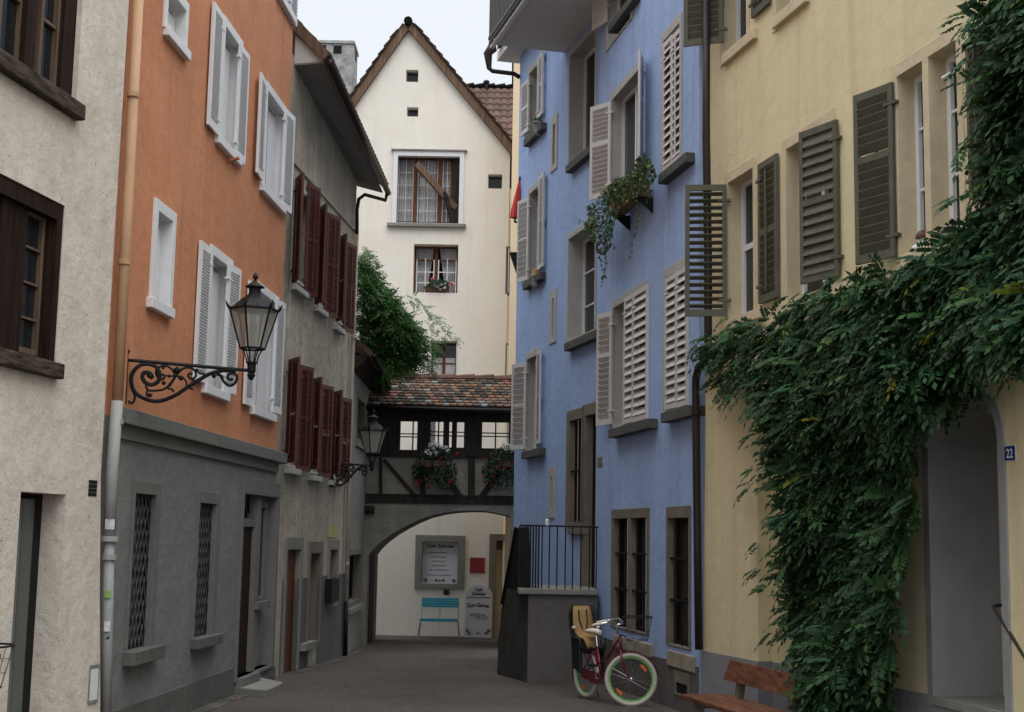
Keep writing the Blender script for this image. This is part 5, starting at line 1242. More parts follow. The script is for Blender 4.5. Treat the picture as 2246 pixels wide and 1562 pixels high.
def stem(parent, F, pts, w, r0, r1, name='stem'):
    P_ = []
    for i, (x, y) in enumerate(pts):
        u, z = F.uz(x, y, w); P_.append(F.p(u, z, w+.03*math.sin(i*1.7)))
    k = len(P_); MB().tube(P_, [r0+(r1-r0)*i/(k-1) for i in range(k)], 8).build(name, M['bark'], parent, smooth=True)
for i, q in enumerate(([(1870, 1640), (1860, 1500), (1880, 1350), (1850, 1200), (1870, 1050), (1900, 950), (2000, 850), (2120, 760), (2200, 600), (2220, 400), (2200, 150), (2240, 0)],
                       [(1840, 1640), (1850, 1480), (1830, 1330), (1860, 1150), (1840, 1000), (1780, 880), (1700, 800), (1620, 770), (1560, 760)],
                       [(1860, 1000), (1880, 850), (1960, 740), (2060, 640), (2150, 560), (2246, 520)], [(1850, 980), (1830, 850), (1800, 750), (1840, 690)])):
    stem(tw_, FY, q, .14, (.06, .05, .03, .025)[i], .012, 'trunk' if i < 2 else 'stem')

# climber on the annex roof
P2 = [(x-(14 if x > 880 else 4 if x > 840 else 0), y+(6 if x > 840 else 0)) for x, y in [(783, 552), (800, 560), (815, 590), (830, 605), (850, 630), (885, 655), (905, 690), (925, 710), (938, 735), (940, 770), (925, 790), (905, 790), (895, 812), (860, 800), (845, 828), (815, 800), (795, 775), (783, 755)]]
tc_ = thing('climber_on_annex', (-3.0, 27.5, 5.0), 'bright green leafy climber spilling over the annex roof in front of the cream gable', 'climbing plant')
n = 2600; p = sample(P2, n)
Yv = 28.6-1.0*(hills(p, 22, 9)*.5+.5)+rng.exponential(.25, n); Yv = np.clip(Yv, 26.4, 29.2)
B = np.array([at(x, y, Y) for (x, y), Y in zip(p, Yv)])
D_ = nrm(np.stack([rng.normal(.45, .6, n), rng.normal(-.45, .4, n), rng.normal(-.15, .5, n)], 1))
Fc_ = nrm(np.stack([rng.normal(.2, .3, n), rng.normal(-.5, .3, n), rng.normal(.8, .3, n)], 1))
tn = tints(n, .6, 1.5); tn *= np.where(p[:, 1] < 520+.48*(p[:, 0]-640), 1.5, .75)[:, None]*1.0 if False else 1.0
Q, T = pinnate(B, D_, Fc_, rng.uniform(.18, .32, n), tn, pairs=5, lw=.034, ll=.08)
ex = []
for ln in ([(905, 650), (935, 675), (955, 700), (975, 722), (998, 742)], [(800, 548), (815, 562), (828, 578)], [(790, 540), (806, 552)], [(940, 740), (950, 760), (945, 790), (925, 815)], [(890, 650), (920, 668)], [(930, 700), (965, 735), (960, 760)], [(855, 820), (885, 815), (935, 800), (948, 815)]):
    for i in range(len(ln)-1):
        for k in range(4): t = k/4; ex.append((ln[i][0]*(1-t)+ln[i+1][0]*t, ln[i][1]*(1-t)+ln[i+1][1]*t))
ex = np.array(ex)+rng.normal(0, 3, (len(ex), 2)); ex = np.repeat(ex, 2, 0); m_ = len(ex)
B2 = np.array([at(x, y, 28.6+rng.uniform(-.3, .3)) for x, y in ex]); D2 = nrm(np.stack([rng.normal(.5, .5, m_), rng.normal(-.2, .3, m_), rng.normal(-.3, .4, m_)], 1))
Q2, T2 = pinnate(B2, D2, nrm(np.stack([rng.normal(0, .3, m_), np.full(m_, -.6), np.full(m_, .7)], 1)), rng.uniform(.15, .24, m_), tints(m_, 1.0, 1.8), pairs=4, lw=.034, ll=.085)
fo_ = quads('foliage', M['leaf_far'], tc_, np.concatenate([Q, Q2]), np.concatenate([T, T2])); fo_['kind'] = 'stuff'
MB().tube([V((-3.35, 26.3, 4.9)), at(800, 760, 28.4), at(830, 720, 28.6), at(870, 720, 28.6), at(915, 760, 28.7)], [.04, .03, .025, .02, .01], 8).build('stem', M['bark'], tc_, smooth=True)

def small_leaves(C, size, tn, nrm_dir=None, flat=.6):
    n = len(C); a = nrm(rng.normal(0, 1, (n, 3))); f = nrm((nrm_dir if nrm_dir is not None else np.array([0, -1.0, .6]))+rng.normal(0, flat, (n, 3)))
    s = nrm(np.cross(a, f)); a = np.cross(f, s); sz = size*rng.uniform(.6, 1.3, (n, 1))
    return np.stack([C-a*sz*.9, C+s*sz*.8, C+a*sz, C-s*sz*.8], 1), tn
# ivy in the box below the blue house window
ti = thing('ivy_window_box', FR.p(*FR.uz(1370, 430, .15), .15), 'brown window box with long trailing ivy on the blue house', 'window box')
u0, z1 = FR.uz(1352, 405, .2); u1, z0 = FR.uz(1404, 430, .2)
MB().hexa([FR.p(u0, z0, .08), FR.p(u1, z0, .08), FR.p(u1, z0, .26), FR.p(u0, z0, .26), FR.p(u0-.03, z0+.2, .05), FR.p(u1+.03, z0+.2, .05), FR.p(u1+.03, z0+.2, .30), FR.p(u0-.03, z0+.2, .30)]).build('trough', M['terracotta'], ti, bevel=.01)
for u in (u0+.05, u1-.05): MB().hexa([FR.p(u-.02, z0-.22, 0), FR.p(u+.02, z0-.22, 0), FR.p(u+.02, z0-.02, .24), FR.p(u-.02, z0-.02, .24), FR.p(u-.02, z0, 0), FR.p(u+.02, z0, 0), FR.p(u+.02, z0, .26), FR.p(u-.02, z0, .26)]).build('bracket', M['iron'], ti)
PI_ = [(1395, 352), (1410, 338), (1428, 352), (1440, 385), (1432, 405), (1412, 402), (1405, 420), (1375, 400), (1350, 412), (1360, 440), (1358, 470), (1345, 500), (1340, 540), (1325, 560), (1312, 555), (1295, 525), (1280, 500), (1290, 480), (1285, 455), (1305, 445), (1320, 420), (1345, 398), (1385, 390)]
p = np.concatenate([sample(PI_, 2200), sample([(1340, 395), (1400, 372), (1425, 395), (1408, 425), (1350, 455), (1335, 430)], 700)])
st_ = []
for ln in ([(1325, 550), (1328, 580), (1325, 605), (1318, 630)], [(1312, 550), (1320, 585), (1330, 615)], [(1398, 425), (1400, 470), (1392, 520), (1380, 570)], [(1345, 540), (1352, 545)], [(1420, 400), (1425, 425), (1418, 450)], [(1285, 490), (1262, 488)]):
    for i in range(len(ln)-1):
        for k in range(7): t = k/7; st_.append((ln[i][0]*(1-t)+ln[i+1][0]*t, ln[i][1]*(1-t)+ln[i+1][1]*t))
st_ = np.repeat(np.array(st_), 2, 0)+rng.normal(0, 1.8, (len(st_)*2, 2)); p = np.concatenate([p, st_]); n = len(p)
C = on(FR, p, np.clip(.33+.06*hills(p, 20, 5)-rng.exponential(.05, n), .03, .45))
tn = tints(n, .5, 1.5, .05); Q, T = small_leaves(C, .026, tn, np.array(FR.n)+np.array([0, 0, .5]))
o = quads('foliage', M['leaf_ivy'], ti, Q, T); o['kind'] = 'stuff'

def flowerbox(name, label, group, F, box, leafpoly, nleaf, blooms, w0, lsz, bsz):
    t = thing(name, F.p(*F.uz((box[0]+box[2])/2, box[3], w0), w0), label, 'window box', group)
    u0, z1 = F.uz(box[0], box[1], w0); u1, z0 = F.uz(box[2], box[3], w0)
    MB().hexa([F.p(u0, z0, w0-.10), F.p(u1, z0, w0-.10), F.p(u1, z0, w0+.06), F.p(u0, z0, w0+.06), F.p(u0-.02, z1, w0-.12), F.p(u1+.02, z1, w0-.12), F.p(u1+.02, z1, w0+.09), F.p(u0-.02, z1, w0+.09)]).build('trough', M['terracotta'], t, bevel=.008)
    p = sample(leafpoly, nleaf); n = len(p); C = on(F, p, np.clip(w0+.12*hills(p, 14, 2)+rng.uniform(-.1, .14, n), .02, .6))
    Q, T = small_leaves(C, lsz, tints(n, .4, 1.3, 0)); o = quads('foliage', M['leaf_ger'], t, Q, T); o['kind'] = 'stuff'
    for nm, col, spots in blooms:
        cs = []
        for (x, y, r_) in spots:
            k = 26; q = rng.normal(0, 1, (k, 3)); q = nrm(q)*rng.uniform(.4, 1, (k, 1))*r_
            c = np.array(F.p(*F.uz(x, y, w0+.16), w0+.16)); cs.append(c+q)
        C = np.concatenate(cs); n = len(C); tn = np.array(col)*rng.uniform(.7, 1.15, (n, 1)); Q, T = small_leaves(C, bsz, tn, None, 1.0)
        quads(nm, M['petal'], t, Q, T)
    return t
WH, RD, PK = (.75, .75, .72), (.26, .010, .014), (.60, .16, .13)
rs = lambda n, x0, x1, y0, y1, r_: [(rng.uniform(x0, x1), rng.uniform(y0, y1), r_*rng.uniform(.7, 1.2)) for _ in range(n)]
flowerbox('geranium_box', 'hanging box of white and red geraniums below the middle window of the covered bridge', 'geranium boxes on the covered bridge', FG, (915, 1010, 975, 1024),
          [(900, 1020), (920, 1005), (930, 985), (955, 978), (985, 985), (995, 1010), (1003, 1040), (995, 1070), (975, 1078), (950, 1062), (925, 1055), (905, 1045)], 900,
          [('white_blossom', WH, [(944, 976, .06), (952, 972, .05), (938, 990, .06), (943, 995, .05), (951, 984, .045), (957, 998, .05), (968, 981, .05), (977, 983, .06), (983, 989, .045), (962, 976, .05), (955, 992, .05)]),
           ('red_blossom', RD, rs(8, 905, 1000, 1015, 1070, .024)+[(1003, 995, .035), (990, 1055, .045), (985, 1062, .045), (965, 1005, .035)])], .26, .035, .022)
flowerbox('geranium_box', 'hanging box of white and red geraniums at the right end of the covered bridge', 'geranium boxes on the covered bridge', FG, (1072, 1012, 1130, 1026),
          [(1055, 1035), (1065, 1010), (1080, 990), (1100, 980), (1135, 980), (1140, 1060), (1115, 1070), (1085, 1078), (1065, 1060)], 700,
          [('white_blossom', WH, [(1113, 975, .05), (1119, 980, .05), (1122, 987, .06), (1112, 985, .05), (1104, 975, .04)]), ('red_blossom', RD, rs(9, 1058, 1126, 1000, 1068, .028))], .26, .035, .022)
flowerbox('geranium_box', 'small wooden box of white and coral geraniums on the sill of the cream gable house', 'small flower boxes', FC, (932, 628, 984, 641),
          [(935, 628), (945, 615), (965, 612), (985, 620), (984, 630)], 160, [('white_blossom', WH, [(953, 627, .05), (962, 628, .05), (968, 624, .05), (976, 631, .045), (966, 634, .03)]), ('coral_blossom', PK, [(948, 612, .05), (989, 622, .05), (991, 625, .04)])], -.10, .035, .022)

# ---------------------------------------------------------------- pots on the blue house sills
def pot(x, y, top, wpx, label, hat):
    u, z0 = FL.uz(x, y, .12); z1 = FL.uz(x, top, .12)[1]; c = FL.p(u, z0, .10); r_ = wpx/2*c.y/3000; h = z1-z0
    t = thing('flower_pot', c, label, 'flower pot')
    MB().lathe(c, [(r_*.6, 0), (r_*.75, h*.3), (r_*.95, h*.85), (r_*1.08, h*.9), (r_*1.08, h), (r_*.9, h), (r_*.85, h*.85)], 16).build('pot', M['concrete'], t, smooth=True)
    if hat: MB().lathe(c+V((0, 0, h*.95)), [(r_*1.1, 0), (r_*1.0, .02), (r_*.7, .04), (r_*.6, .10), (r_*.3, .14), (.01, .15)], 14).build('straw_hat', M['tan_pad'], t, smooth=True)
    else:
        C = np.array(c+V((0, 0, h)))+rng.normal(0, .04, (60, 3)); Q, T = small_leaves(C, .03, tints(60)); quads('foliage', M['leaf_ger'], t, Q, T)
pot(1176, 297, 268, 20, 'grey round pot on the top window sill at the far end of the blue house', False)
pot(1171, 632, 605, 22, 'grey pot with a straw hat on it, on a blue house sill', True)

# ---------------------------------------------------------------- red awning at the far corner
ta = thing('folded_parasol', at(1130, 480, 26.6), 'folded red parasol poking out past the far corner of the blue house', 'parasol')
a_, b_ = at(1140, 392, 26.6), at(1130, 478, 26.6)
ax = (a_-b_); n_ = 10; vs = []; fs = []
for i, (t, r_) in enumerate(((0, .09), (.15, .085), (.5, .055), (1, .01))):
    for k in range(n_): a = 2*math.pi*k/n_; rr2 = r_*(1+.25*(k % 2)); vs.append(b_+ax*t+V((math.cos(a)*rr2, math.sin(a)*rr2, 0)))
for i in range(3):
    for k in range(n_): fs.append((i*n_+k, i*n_+(k+1) % n_, (i+1)*n_+(k+1) % n_, (i+1)*n_+k))
fs.append(tuple(reversed(range(n_)))); MB().add(vs, fs).build('canopy', M['parasol'], ta)
MB().tube([b_-ax*.12, a_+ax*.05], .018, 8).build('pole', M['iron'], ta)
MB().tube([b_-ax*.1, b_-ax*.1+V((.5, .0, -.1))], .02, 8).build('wall_arm', M['iron'], ta)

# ---------------------------------------------------------------- writing helpers
def text(body, F, u, z, h, w, mt, parent, name='lettering', width=None, bold=.0, arc=0):
    cu = bpy.data.curves.new(name, 'FONT'); cu.body = body; cu.align_x = 'CENTER'; cu.size = 1; cu.offset = bold; cu.extrude = .0; cu.resolution_u = 3
    ob = bpy.data.objects.new(name, cu); COL.objects.link(ob)
    dg = bpy.context.evaluated_depsgraph_get(); me = bpy.data.meshes.new_from_object(ob.evaluated_get(dg))
    bpy.data.objects.remove(ob); n = len(me.vertices); co = np.empty(n*3); me.vertices.foreach_get('co', co); co = co.reshape(-1, 3)
    s = h/.7; wd = co[:, 0].max()-co[:, 0].min(); sx = s if width is None else width/wd
    off = parent.location; q = parent.parent
    off = V(off)
    while q is not None: off = off+q.location; q = q.parent
    out_ = []
    for x, y, _z in co:
        X = x*sx; zz_ = z+y*s-arc*(X*X)
        pp = F.p(u+X, zz_, w)-off; out_ += [pp.x, pp.y, pp.z]
    me.vertices.foreach_set('co', out_); me.materials.clear(); me.materials.append(mt); me.update()
    o = bpy.data.objects.new(name, me); COL.objects.link(o); o.parent = parent; return o
def curl(b, F, u, z, s, w, r_=.008, flip=1):
    b.tube([F.p(u+flip*s*(.9-t*.08)*math.cos(t*.9)*(1-t/9), z+s*(1-t/9)*math.sin(t*.9), w) for t in range(9)], r_, 5)
# notice in the niche
r = rect(FC, (928, 1188), (1003, 1281), -.10)
nt_ = thing('cafe_notice', FC.p((r[0]+r[1])/2, r[2], -.1), 'white cafe notice panel with black lettering inside the grey stone niche', 'sign')
MB().box(FC, r[0], r[1], r[2], r[3], -.12, -.09).build('panel', M['board_white'], nt_)
uc_ = (r[0]+r[1])/2; Hn = r[3]-r[2]
text('Cafe Zschuler', FC, uc_, r[3]-Hn*.135, .075, -.087, M['ink'], nt_, width=(r[1]-r[0])*.76, bold=.03)
for k, s in enumerate(('Hausgemachte Backwaren', 'Frühstück und Gebäck', 'Feine Torten', 'Hausgemachte Küche', 'Bier und Weinkeller', 'Wir freuen uns auf Ihren Besuch')):
    text(s, FC, uc_-.04+(.03 if k == 5 else 0), r[3]-Hn*(.27+.104*k+(.02 if k == 5 else 0)), .035, -.087, M['ink'], nt_, width=(r[1]-r[0])*(.5, .46, .34, .44, .5, .68)[k], bold=.01)
b = MB()
for x, s in ((.1, .055), (.4, .045), (.5, .03), (.6, .045), (.9, .055)):
    for fl in (1, -1): curl(b, FC, r[0]+(r[1]-r[0])*x, r[2]+.07, s, -.085, .006, fl)
b.build('scroll_ornament', M['ink'], nt_)
# dark red panel and small plate
r = rect(FC, (1031, 1223), (1063, 1257)); rs_ = MB().box(FC, r[0], r[1], r[2], r[3], .004, .03).build('red_panel', M['red_sign']); tag(rs_, 'square dark red panel on the cream wall behind the arch', 'sign')
r = rect(FC, (973, 1294), (985, 1305)); rs_ = MB().box(FC, r[0], r[1], r[2], r[3], .004, .03).build('small_plate', M['black_plastic']); tag(rs_, 'small black plate on cream wall just below the stone niche', 'plate')
# pavement sign
FS = Frame((0, 33.25), (1, 0)); r = rect(FS, (1020, 1281), (1078, 1391)); zb_ = gz(33.25); w2 = (r[1]-r[0])/2; um = (r[0]+r[1])/2; zt = r[3]
sg = thing('pavement_sign', FS.p(um, zb_), 'white round-topped cafe pavement sign with a pointing hand, beside the turquoise bench', 'sign')
ol = [(um-w2, zb_+.01), (um+w2, zb_+.01)]+[(um+w2*math.cos(a), zt-w2*.86+w2*.86*math.sin(a)) for a in [math.pi*k/16 for k in range(17)]]
MB().plate(FS, [ol], -.02, 0).build('board', M['board_edge'], sg)
k_ = .93; ol2 = [(um+(x-um)*k_, zb_+.04+(y-zb_)*.955) for x, y in ol]
MB().plate(FS, [ol2], 0, .006).build('face', M['board_white'], sg)
MB().box(FS, um-w2*.9, um+w2*.9, zt-w2*.98, zt-w2*.93, .005, .010).build('divider', M['ink'], sg)
text('Cafe', FS, um, zt-w2*.48, .072, .010, M['ink'], sg, width=w2*.56, bold=.035); text('Zschuler', FS, um, zt-w2*.80, .08, .010, M['ink'], sg, width=w2*1.05, bold=.035)
text('Zum Garten', FS, um, zt-w2*1.62, .085, .010, M['ink'], sg, width=w2*1.65, bold=.035, arc=.25)
b = MB(); hz_ = zt-w2*2.25; S_ = w2
hand = [(-.60, .06), (-.35, .10), (-.1, .14), (.15, .13), (.30, .06), (.32, -.18), (.12, -.22), (-.1, -.2), (-.25, -.10), (-.2, -.02), (-.35, 0), (-.60, .02)]
b.tube([FS.p(um+x*S_, hz_+y*S_, .012) for x, y in hand], .006, 5, closed=True)
b.tube([FS.p(um+x*S_, hz_+y*S_, .012) for x, y in ((.3, .08), (.5, .05), (.62, -.12), (.6, -.28), (.34, -.2))], .008, 5)
b.tube([FS.p(um+x*S_, hz_+y*S_, .012) for x, y in ((-.05, .05), (.05, -.05), (-.02, -.14))], .012, 5)
b.build('pointing_hand', M['ink'], sg)
b = MB()
for x, s in ((-.78, .06), (-.62, .05), (0, .04), (.62, .05), (.78, .06)):
    for fl in (1, -1): curl(b, FS, um+x*w2, zb_+.10+(.06 if abs(x) > .7 else 0), s, .012, .006, fl)
b.build('scroll_ornament', M['ink'], sg)
# turquoise bench
FT = Frame((0, 33.0), (1, 0)); u0, u1 = FT.uz(925, 1330)[0], FT.uz(1004, 1330)[0]; g_ = gz(33)
tb = thing('metal_bench', FT.p((u0+u1)/2, g_), 'small turquoise slatted metal bench against the cream wall below the notice', 'bench')
for x in range(4): zc = g_+.73+x*.055-.0; MB().box(FT, u0, u1, zc-.026, zc+.026, -.16-.01*x, -.14-.01*x).build('back_slat', M['turq'], tb)
for x in range(5): MB().box(FT, u0, u1, g_+.42, g_+.445, .22-x*.085, .29-x*.085).build('seat_slat', M['turq'], tb)
MB().box(FT, u0-.01, u1+.01, g_+.40, g_+.455, .30, .315).build('seat_slat', M['turq'], tb)
MB().box(FT, u0-.02, u1+.02, g_+.375, g_+.395, .28, .30).build('front_edge', M['board_edge'], tb)
for u in (u0-.01, (u0+u1)/2, u1+.01):
    MB().tube([FT.p(u, g_+.43, .28), FT.p(u, g_+.40, -.12), FT.p(u, g_+.93, -.20)], .012, 6).build('side_frame', M['steel'], tb)
for u, s in ((u0-.01, -1), (u1+.01, 1)):
    MB().tube([FT.p(u, g_+.42, .26), FT.p(u+s*.05, g_, .30)], .012, 6).build('leg', M['steel'], tb); MB().tube([FT.p(u, g_+.42, -.1), FT.p(u+s*.05, g_, -.14)], .012, 6).build('leg', M['steel'], tb)

# ---------------------------------------------------------------- wooden bench by the wisteria
pb_ = at(1492, 1522, 14.2); zs_ = pb_.z; FN = Frame((pb_.x, pb_.y), FY.d); FNd = -FY.n
g_ = gz(14.0)
wbn = thing('wooden_bench', FN.p(.9, g_, -.25), 'reddish varnished wooden bench in front of the yellow house, half hidden by the wisteria', 'bench')
Ln = 1.75
BW = M['bench_wood']
for k in range(4): MB().box(FN, 0, Ln, zs_-.045, zs_, -.125*(k+1)+.006, -.125*k).build('seat_plank', BW, wbn, bevel=.006)
tb_, bb_ = at(1600, 1447, FN.p(0, 0, -.53).y), at(1590, 1490, FN.p(0, 0, -.5).y)
zt_, zb2 = tb_.z, bb_.z
MB().hexa([FN.p(.0, zb2, -.50), FN.p(Ln, zb2, -.50), FN.p(Ln, zb2, -.46), FN.p(0, zb2, -.46), FN.p(.02, zt_, -.57), FN.p(Ln, zt_, -.57), FN.p(Ln, zt_, -.53), FN.p(.02, zt_, -.53)]).build('backrest', BW, wbn, bevel=.006)
for u in (.22, Ln-.3):
    MB().hexa([FN.p(u, g_, -.50), FN.p(u+.09, g_, -.50), FN.p(u+.09, g_, -.42), FN.p(u, g_, -.42), FN.p(u, zt_-.05, -.60), FN.p(u+.09, zt_-.05, -.60), FN.p(u+.09, zt_-.05, -.54), FN.p(u, zt_-.05, -.54)]).build('leg', M['stone_brown'], wbn)
    MB().box(FN, u, u+.09, g_, zs_-.05, -.14, -.06).build('leg', M['stone_brown'], wbn); MB().box(FN, u+.005, u+.085, zs_-.11, zs_-.046, -.45, -.05).build('crosspiece', M['stone_brown'], wbn)

# ---------------------------------------------------------------- house number, sill ornament
r = rect(FY, (2206, 978), (2231, 1011)); hn = thing('house_number', FY.p((r[0]+r[1])/2, r[2], .01), 'small blue enamel plate with the white number 22 beside the porch', 'number plate')
MB().box(FY, r[0], r[1], r[2], r[3], .004, .012).build('border', M['white_enamel'], hn)
MB().box(FY, r[0]+.005, r[1]-.005, r[2]+.006, r[3]-.006, .012, .015).build('plate', M['blue_enamel'], hn)
text('22', FY, (r[0]+r[1])/2, r[2]+(r[3]-r[2])*.22, (r[3]-r[2])*.56, .017, M['white_enamel'], hn, name='digits', width=(r[1]-r[0])*.60, bold=.02)
q = FY.p(*FY.uz(2026, 545, -.02), -.02)
zz_ = W3[2]+.06; q = V((q.x, q.y, zz_)); orn = thing('sill_ornament', q, 'small red and white toadstool ornament on the yellow house window sill', 'ornament')
MB().lathe(q, [(.05, 0), (.04, .05), (.03, .09)], 10).build('stalk', M['white_enamel'], orn)
MB().lathe(q, [(.075, .085), (.07, .11), (.04, .15), (.01, .16)], 12).build('cap', M['red_paint'], orn)
FY2 = FY; c = q+FY.d*(-.12); MB().lathe(c, [(.045, 0), (.05, .02), (.02, .05)], 10).build('dish', M['white_enamel'], orn)

# ---------------------------------------------------------------- bicycle
def make_bike(loc, rotz, label, steer):
    t = thing('bicycle', (0, 0, 0), label, 'bicycle', 'bicycles')
    X = Free((0, 0, 0), (1, 0, 0), (0, 0, 1), (0, -1, 0))
    BK = M['bike']; CH = M['chrome']; BP = M['black_plastic']
    cx, WB, WR = 0.0, 1.08, .34
    S_ = Matrix.Translation(V((.96, 0, 0))) @ Matrix.Rotation(steer, 4, 'Z') @ Matrix.Translation(V((-.96, 0, 0)))
    I_ = Matrix.Identity(4)
    def tr(m_, pts): return [m_ @ V(p) for p in pts]
    def circ(c, r_, n=40, a0=0, a1=2*math.pi, y=0): return [(c[0]+r_*math.cos(a0+(a1-a0)*k/n), y, c[1]+r_*math.sin(a0+(a1-a0)*k/n)) for k in range(n if abs(a1-a0-2*math.pi) < 1e-6 else n+1)]
    def wheel(c, m_, refl):
        w_ = MB().tube(tr(m_, circ(c, WR-.029)), .030, 8, closed=True).build('wheel', M['tyre'], t, smooth=True)
        MB().tube(tr(m_, circ(c, WR-.066)), .010, 8, closed=True).build('rim', M['rim'], w_, smooth=True)
        b = MB()
        for k in range(24):
            a = 2*math.pi*k/24; s = 1 if k % 2 else -1
            b.tube(tr(m_, [(c[0]+.02*math.cos(a+.6*s), s*.03, c[1]+.02*math.sin(a+.6*s)), (c[0]+(WR-.065)*math.cos(a), 0, c[1]+(WR-.065)*math.sin(a))]), .0022, 4)
        o_ = b.build('spokes', CH, w_); o_['kind'] = 'stuff'
        MB().tube(tr(m_, [(c[0], -.055, c[1]), (c[0], -.05, c[1]), (c[0], .05, c[1]), (c[0], .055, c[1])]), [.012, .028, .028, .012], 12).build('hub', CH, w_)
        for a in refl:
            cc = V((c[0]+(WR-.12)*math.cos(a), 0, c[1]+(WR-.12)*math.sin(a))); tx = V((-math.sin(a), 0, math.cos(a))); ra = V((math.cos(a), 0, math.sin(a)))
            pts = [cc+tx*sx*.05+ra*sr*.018+V((0, sy*.008, 0)) for sy in (-1, 1) for sx, sr in ((-1, -1), (1, -1), (1, 1), (-1, 1))]
            MB().hexa([m_ @ p for p in pts]).build('reflector', M['amber'], w_, bevel=.004)
    wheel((0, WR), I_, (1.2, 4.3)); wheel((WB, WR), S_, (.75, 3.95))
    # frame
    b = MB(); BBp = (.44, 0, .30); ST = (.30, 0, .70); HB, HT = (.945, 0, .70), (.905, 0, .90)
    b.tube([BBp, ST], .017, 10); b.tube([HB, HT], .022, 10)
    b.tube([(.93, 0, .76), (.80, 0, .60), (.62, 0, .42), BBp], .020, 10); b.tube([(.91, 0, .86), (.76, 0, .74), (.56, 0, .56), (.37, 0, .49)], .016, 10)
    for s in (-1, 1): b.tube([BBp, (.30, s*.05, .30), (0, s*.065, WR)], .010, 8); b.tube([(.31, 0, .66), (.2, s*.05, .56), (0, s*.065, WR)], .008, 8)
    b.build('frame', BK, t, smooth=True)
    b = MB()
    for s in (-1, 1): b.tube(tr(S_, [(.95, s*.05, .70), (.97, s*.055, .55), (1.02, s*.055, .42), (WB, s*.055, WR)]), [.015, .014, .012, .010], 8)
    b.tube(tr(S_, [(.95, -.05, .70), (.95, .05, .70)]), .015, 8); b.build('fork', BK, t, smooth=True)
    def mud(c, m_, a0, a1):
        P_ = circ(c, WR+.022, 22, a0, a1); vs, fs = [], []
        for k, p_ in enumerate(P_):
            for y in (-.032, 0, .032): q = V((p_[0]-c[0], 0, p_[2]-c[1])); q = q*(1-(.03 if y else 0)); vs.append(m_ @ V((c[0]+q.x, y, c[1]+q.z)))
        for k in range(len(P_)-1):
            for j in (0, 1): fs.append((3*k+j, 3*k+j+1, 3*k+4+j, 3*k+3+j))
        MB().add(vs, fs).build('mudguard', BK, t, smooth=True)
    mud((0, WR), I_, R(20), R(200)); mud((WB, WR), S_, R(10), R(165))
    MB().plate(X, [[(0, .28), (.38, .22), (.50, .24), (.50, .36), (.38, .38), (0, .40)]], .06, .075).build('chain_guard', BK, t)
    b = MB(); b.tube([(.44, -.09, .30), (.44, -.09, .47)], .009, 6); b.tube([(.44, .09, .30), (.44, .09, .13)], .009, 6); b.tube([(.44, -.09, .30), (.44, .09, .30)], .012, 8); b.build('crank', CH, t)
    for y, z in ((-.14, .47), (.14, .13)): MB().box(X, .39, .49, z-.012, z+.012, -y-.05, -y+.05).build('pedal', BP, t)
    MB().tube([ST, (.265, 0, .84)], .013, 8).build('seat_post', CH, t)
    # saddle
    vs, fs = [], []; sec = [(.10, .085, .0), (.14, .10, .01), (.22, .085, .015), (.30, .045, .01), (.40, .018, 0)]
    for x, hw, dz in sec:
        for k in range(8): a = 2*math.pi*k/8; vs.append((x+.0, hw*math.cos(a), .885+dz+.035*math.sin(a)))
    for i in range(4):
        for k in range(8): fs.append((i*8+k, i*8+(k+1) % 8, (i+1)*8+(k+1) % 8, (i+1)*8+k))
    fs += [tuple(reversed(range(8))), tuple(range(32, 40))]; MB().add(vs, fs).build('saddle', M['cream_vinyl'], t, smooth=True)
    # handlebar
    MB().tube(tr(S_, [HT, (.895, 0, .99), (.895, 0, 1.02), (.955, 0, 1.04)]), .014, 10).build('stem', CH, t, smooth=True)
    MB().tube(tr(S_, [(.62, .31, 1.03), (.76, .31, 1.06), (.90, .25, 1.09), (.97, .10, 1.06), (.97, 0, 1.04), (.97, -.10, 1.06), (.90, -.25, 1.09), (.76, -.31, 1.06), (.62, -.31, 1.03)]), .011, 10).build('handlebar', CH, t, smooth=True)
    for s in (-1, 1):
        MB().tube(tr(S_, [(.60, s*.31, 1.027), (.73, s*.31, 1.055)]), .018, 10).build('grip', M['cream_vinyl'], t, smooth=True)
        MB().tube(tr(S_, [(.78, s*.29, 1.06), (.72, s*.27, 1.04), (.66, s*.27, 1.02)]), .006, 6).build('brake_lever', CH, t)
    # wire basket
    b = MB()
    def ring(z, hx, hy, r_, cx_=1.16):
        return tr(S_, [(cx_+hx*math.copysign(abs(math.cos(a))**.6, math.cos(a)), hy*math.copysign(abs(math.sin(a))**.6, math.sin(a)), z) for a in [2*math.pi*k/28 for k in range(28)]])
    R1, R0 = ring(1.13, .19, .23, 0), ring(.84, .13, .165, 0)
    b.tube(R1, .008, 6, closed=True); b.tube(R0, .005, 6, closed=True)
    for zz2, f in ((.86, .33), (.94, .66)): b.tube([p0_.lerp(p1_, f) for p0_, p1_ in zip(R0, R1)], .0018, 4, closed=True)
    for k in range(0, 28, 2): b.tube([R0[k], R1[k]], .0018, 4)
    for k in range(1, 14): b.tube([R0[k], R0[28-k]], .0018, 4)
    b.tube(tr(S_, [(1.02, 0, .86), (.97, 0, .90), (.93, 0, .90)]), .01, 6)
    b.build('basket', M['iron'], t)
    # carrier and child seat
    b = MB()
    for s in (-1, 1): b.tube([(.26, s*.05, .68), (.0, s*.06, .72), (-.30, s*.06, .72), (-.02, s*.075, .36)], .006, 6)
    b.build('carrier', M['iron'], t)
    vs, fs = [], []
    prof = [(.20, .60, .13), (.14, .74, .15), (.0, .76, .16), (-.10, .82, .17), (-.15, .95, .175), (-.19, 1.10, .165), (-.22, 1.22, .12)]
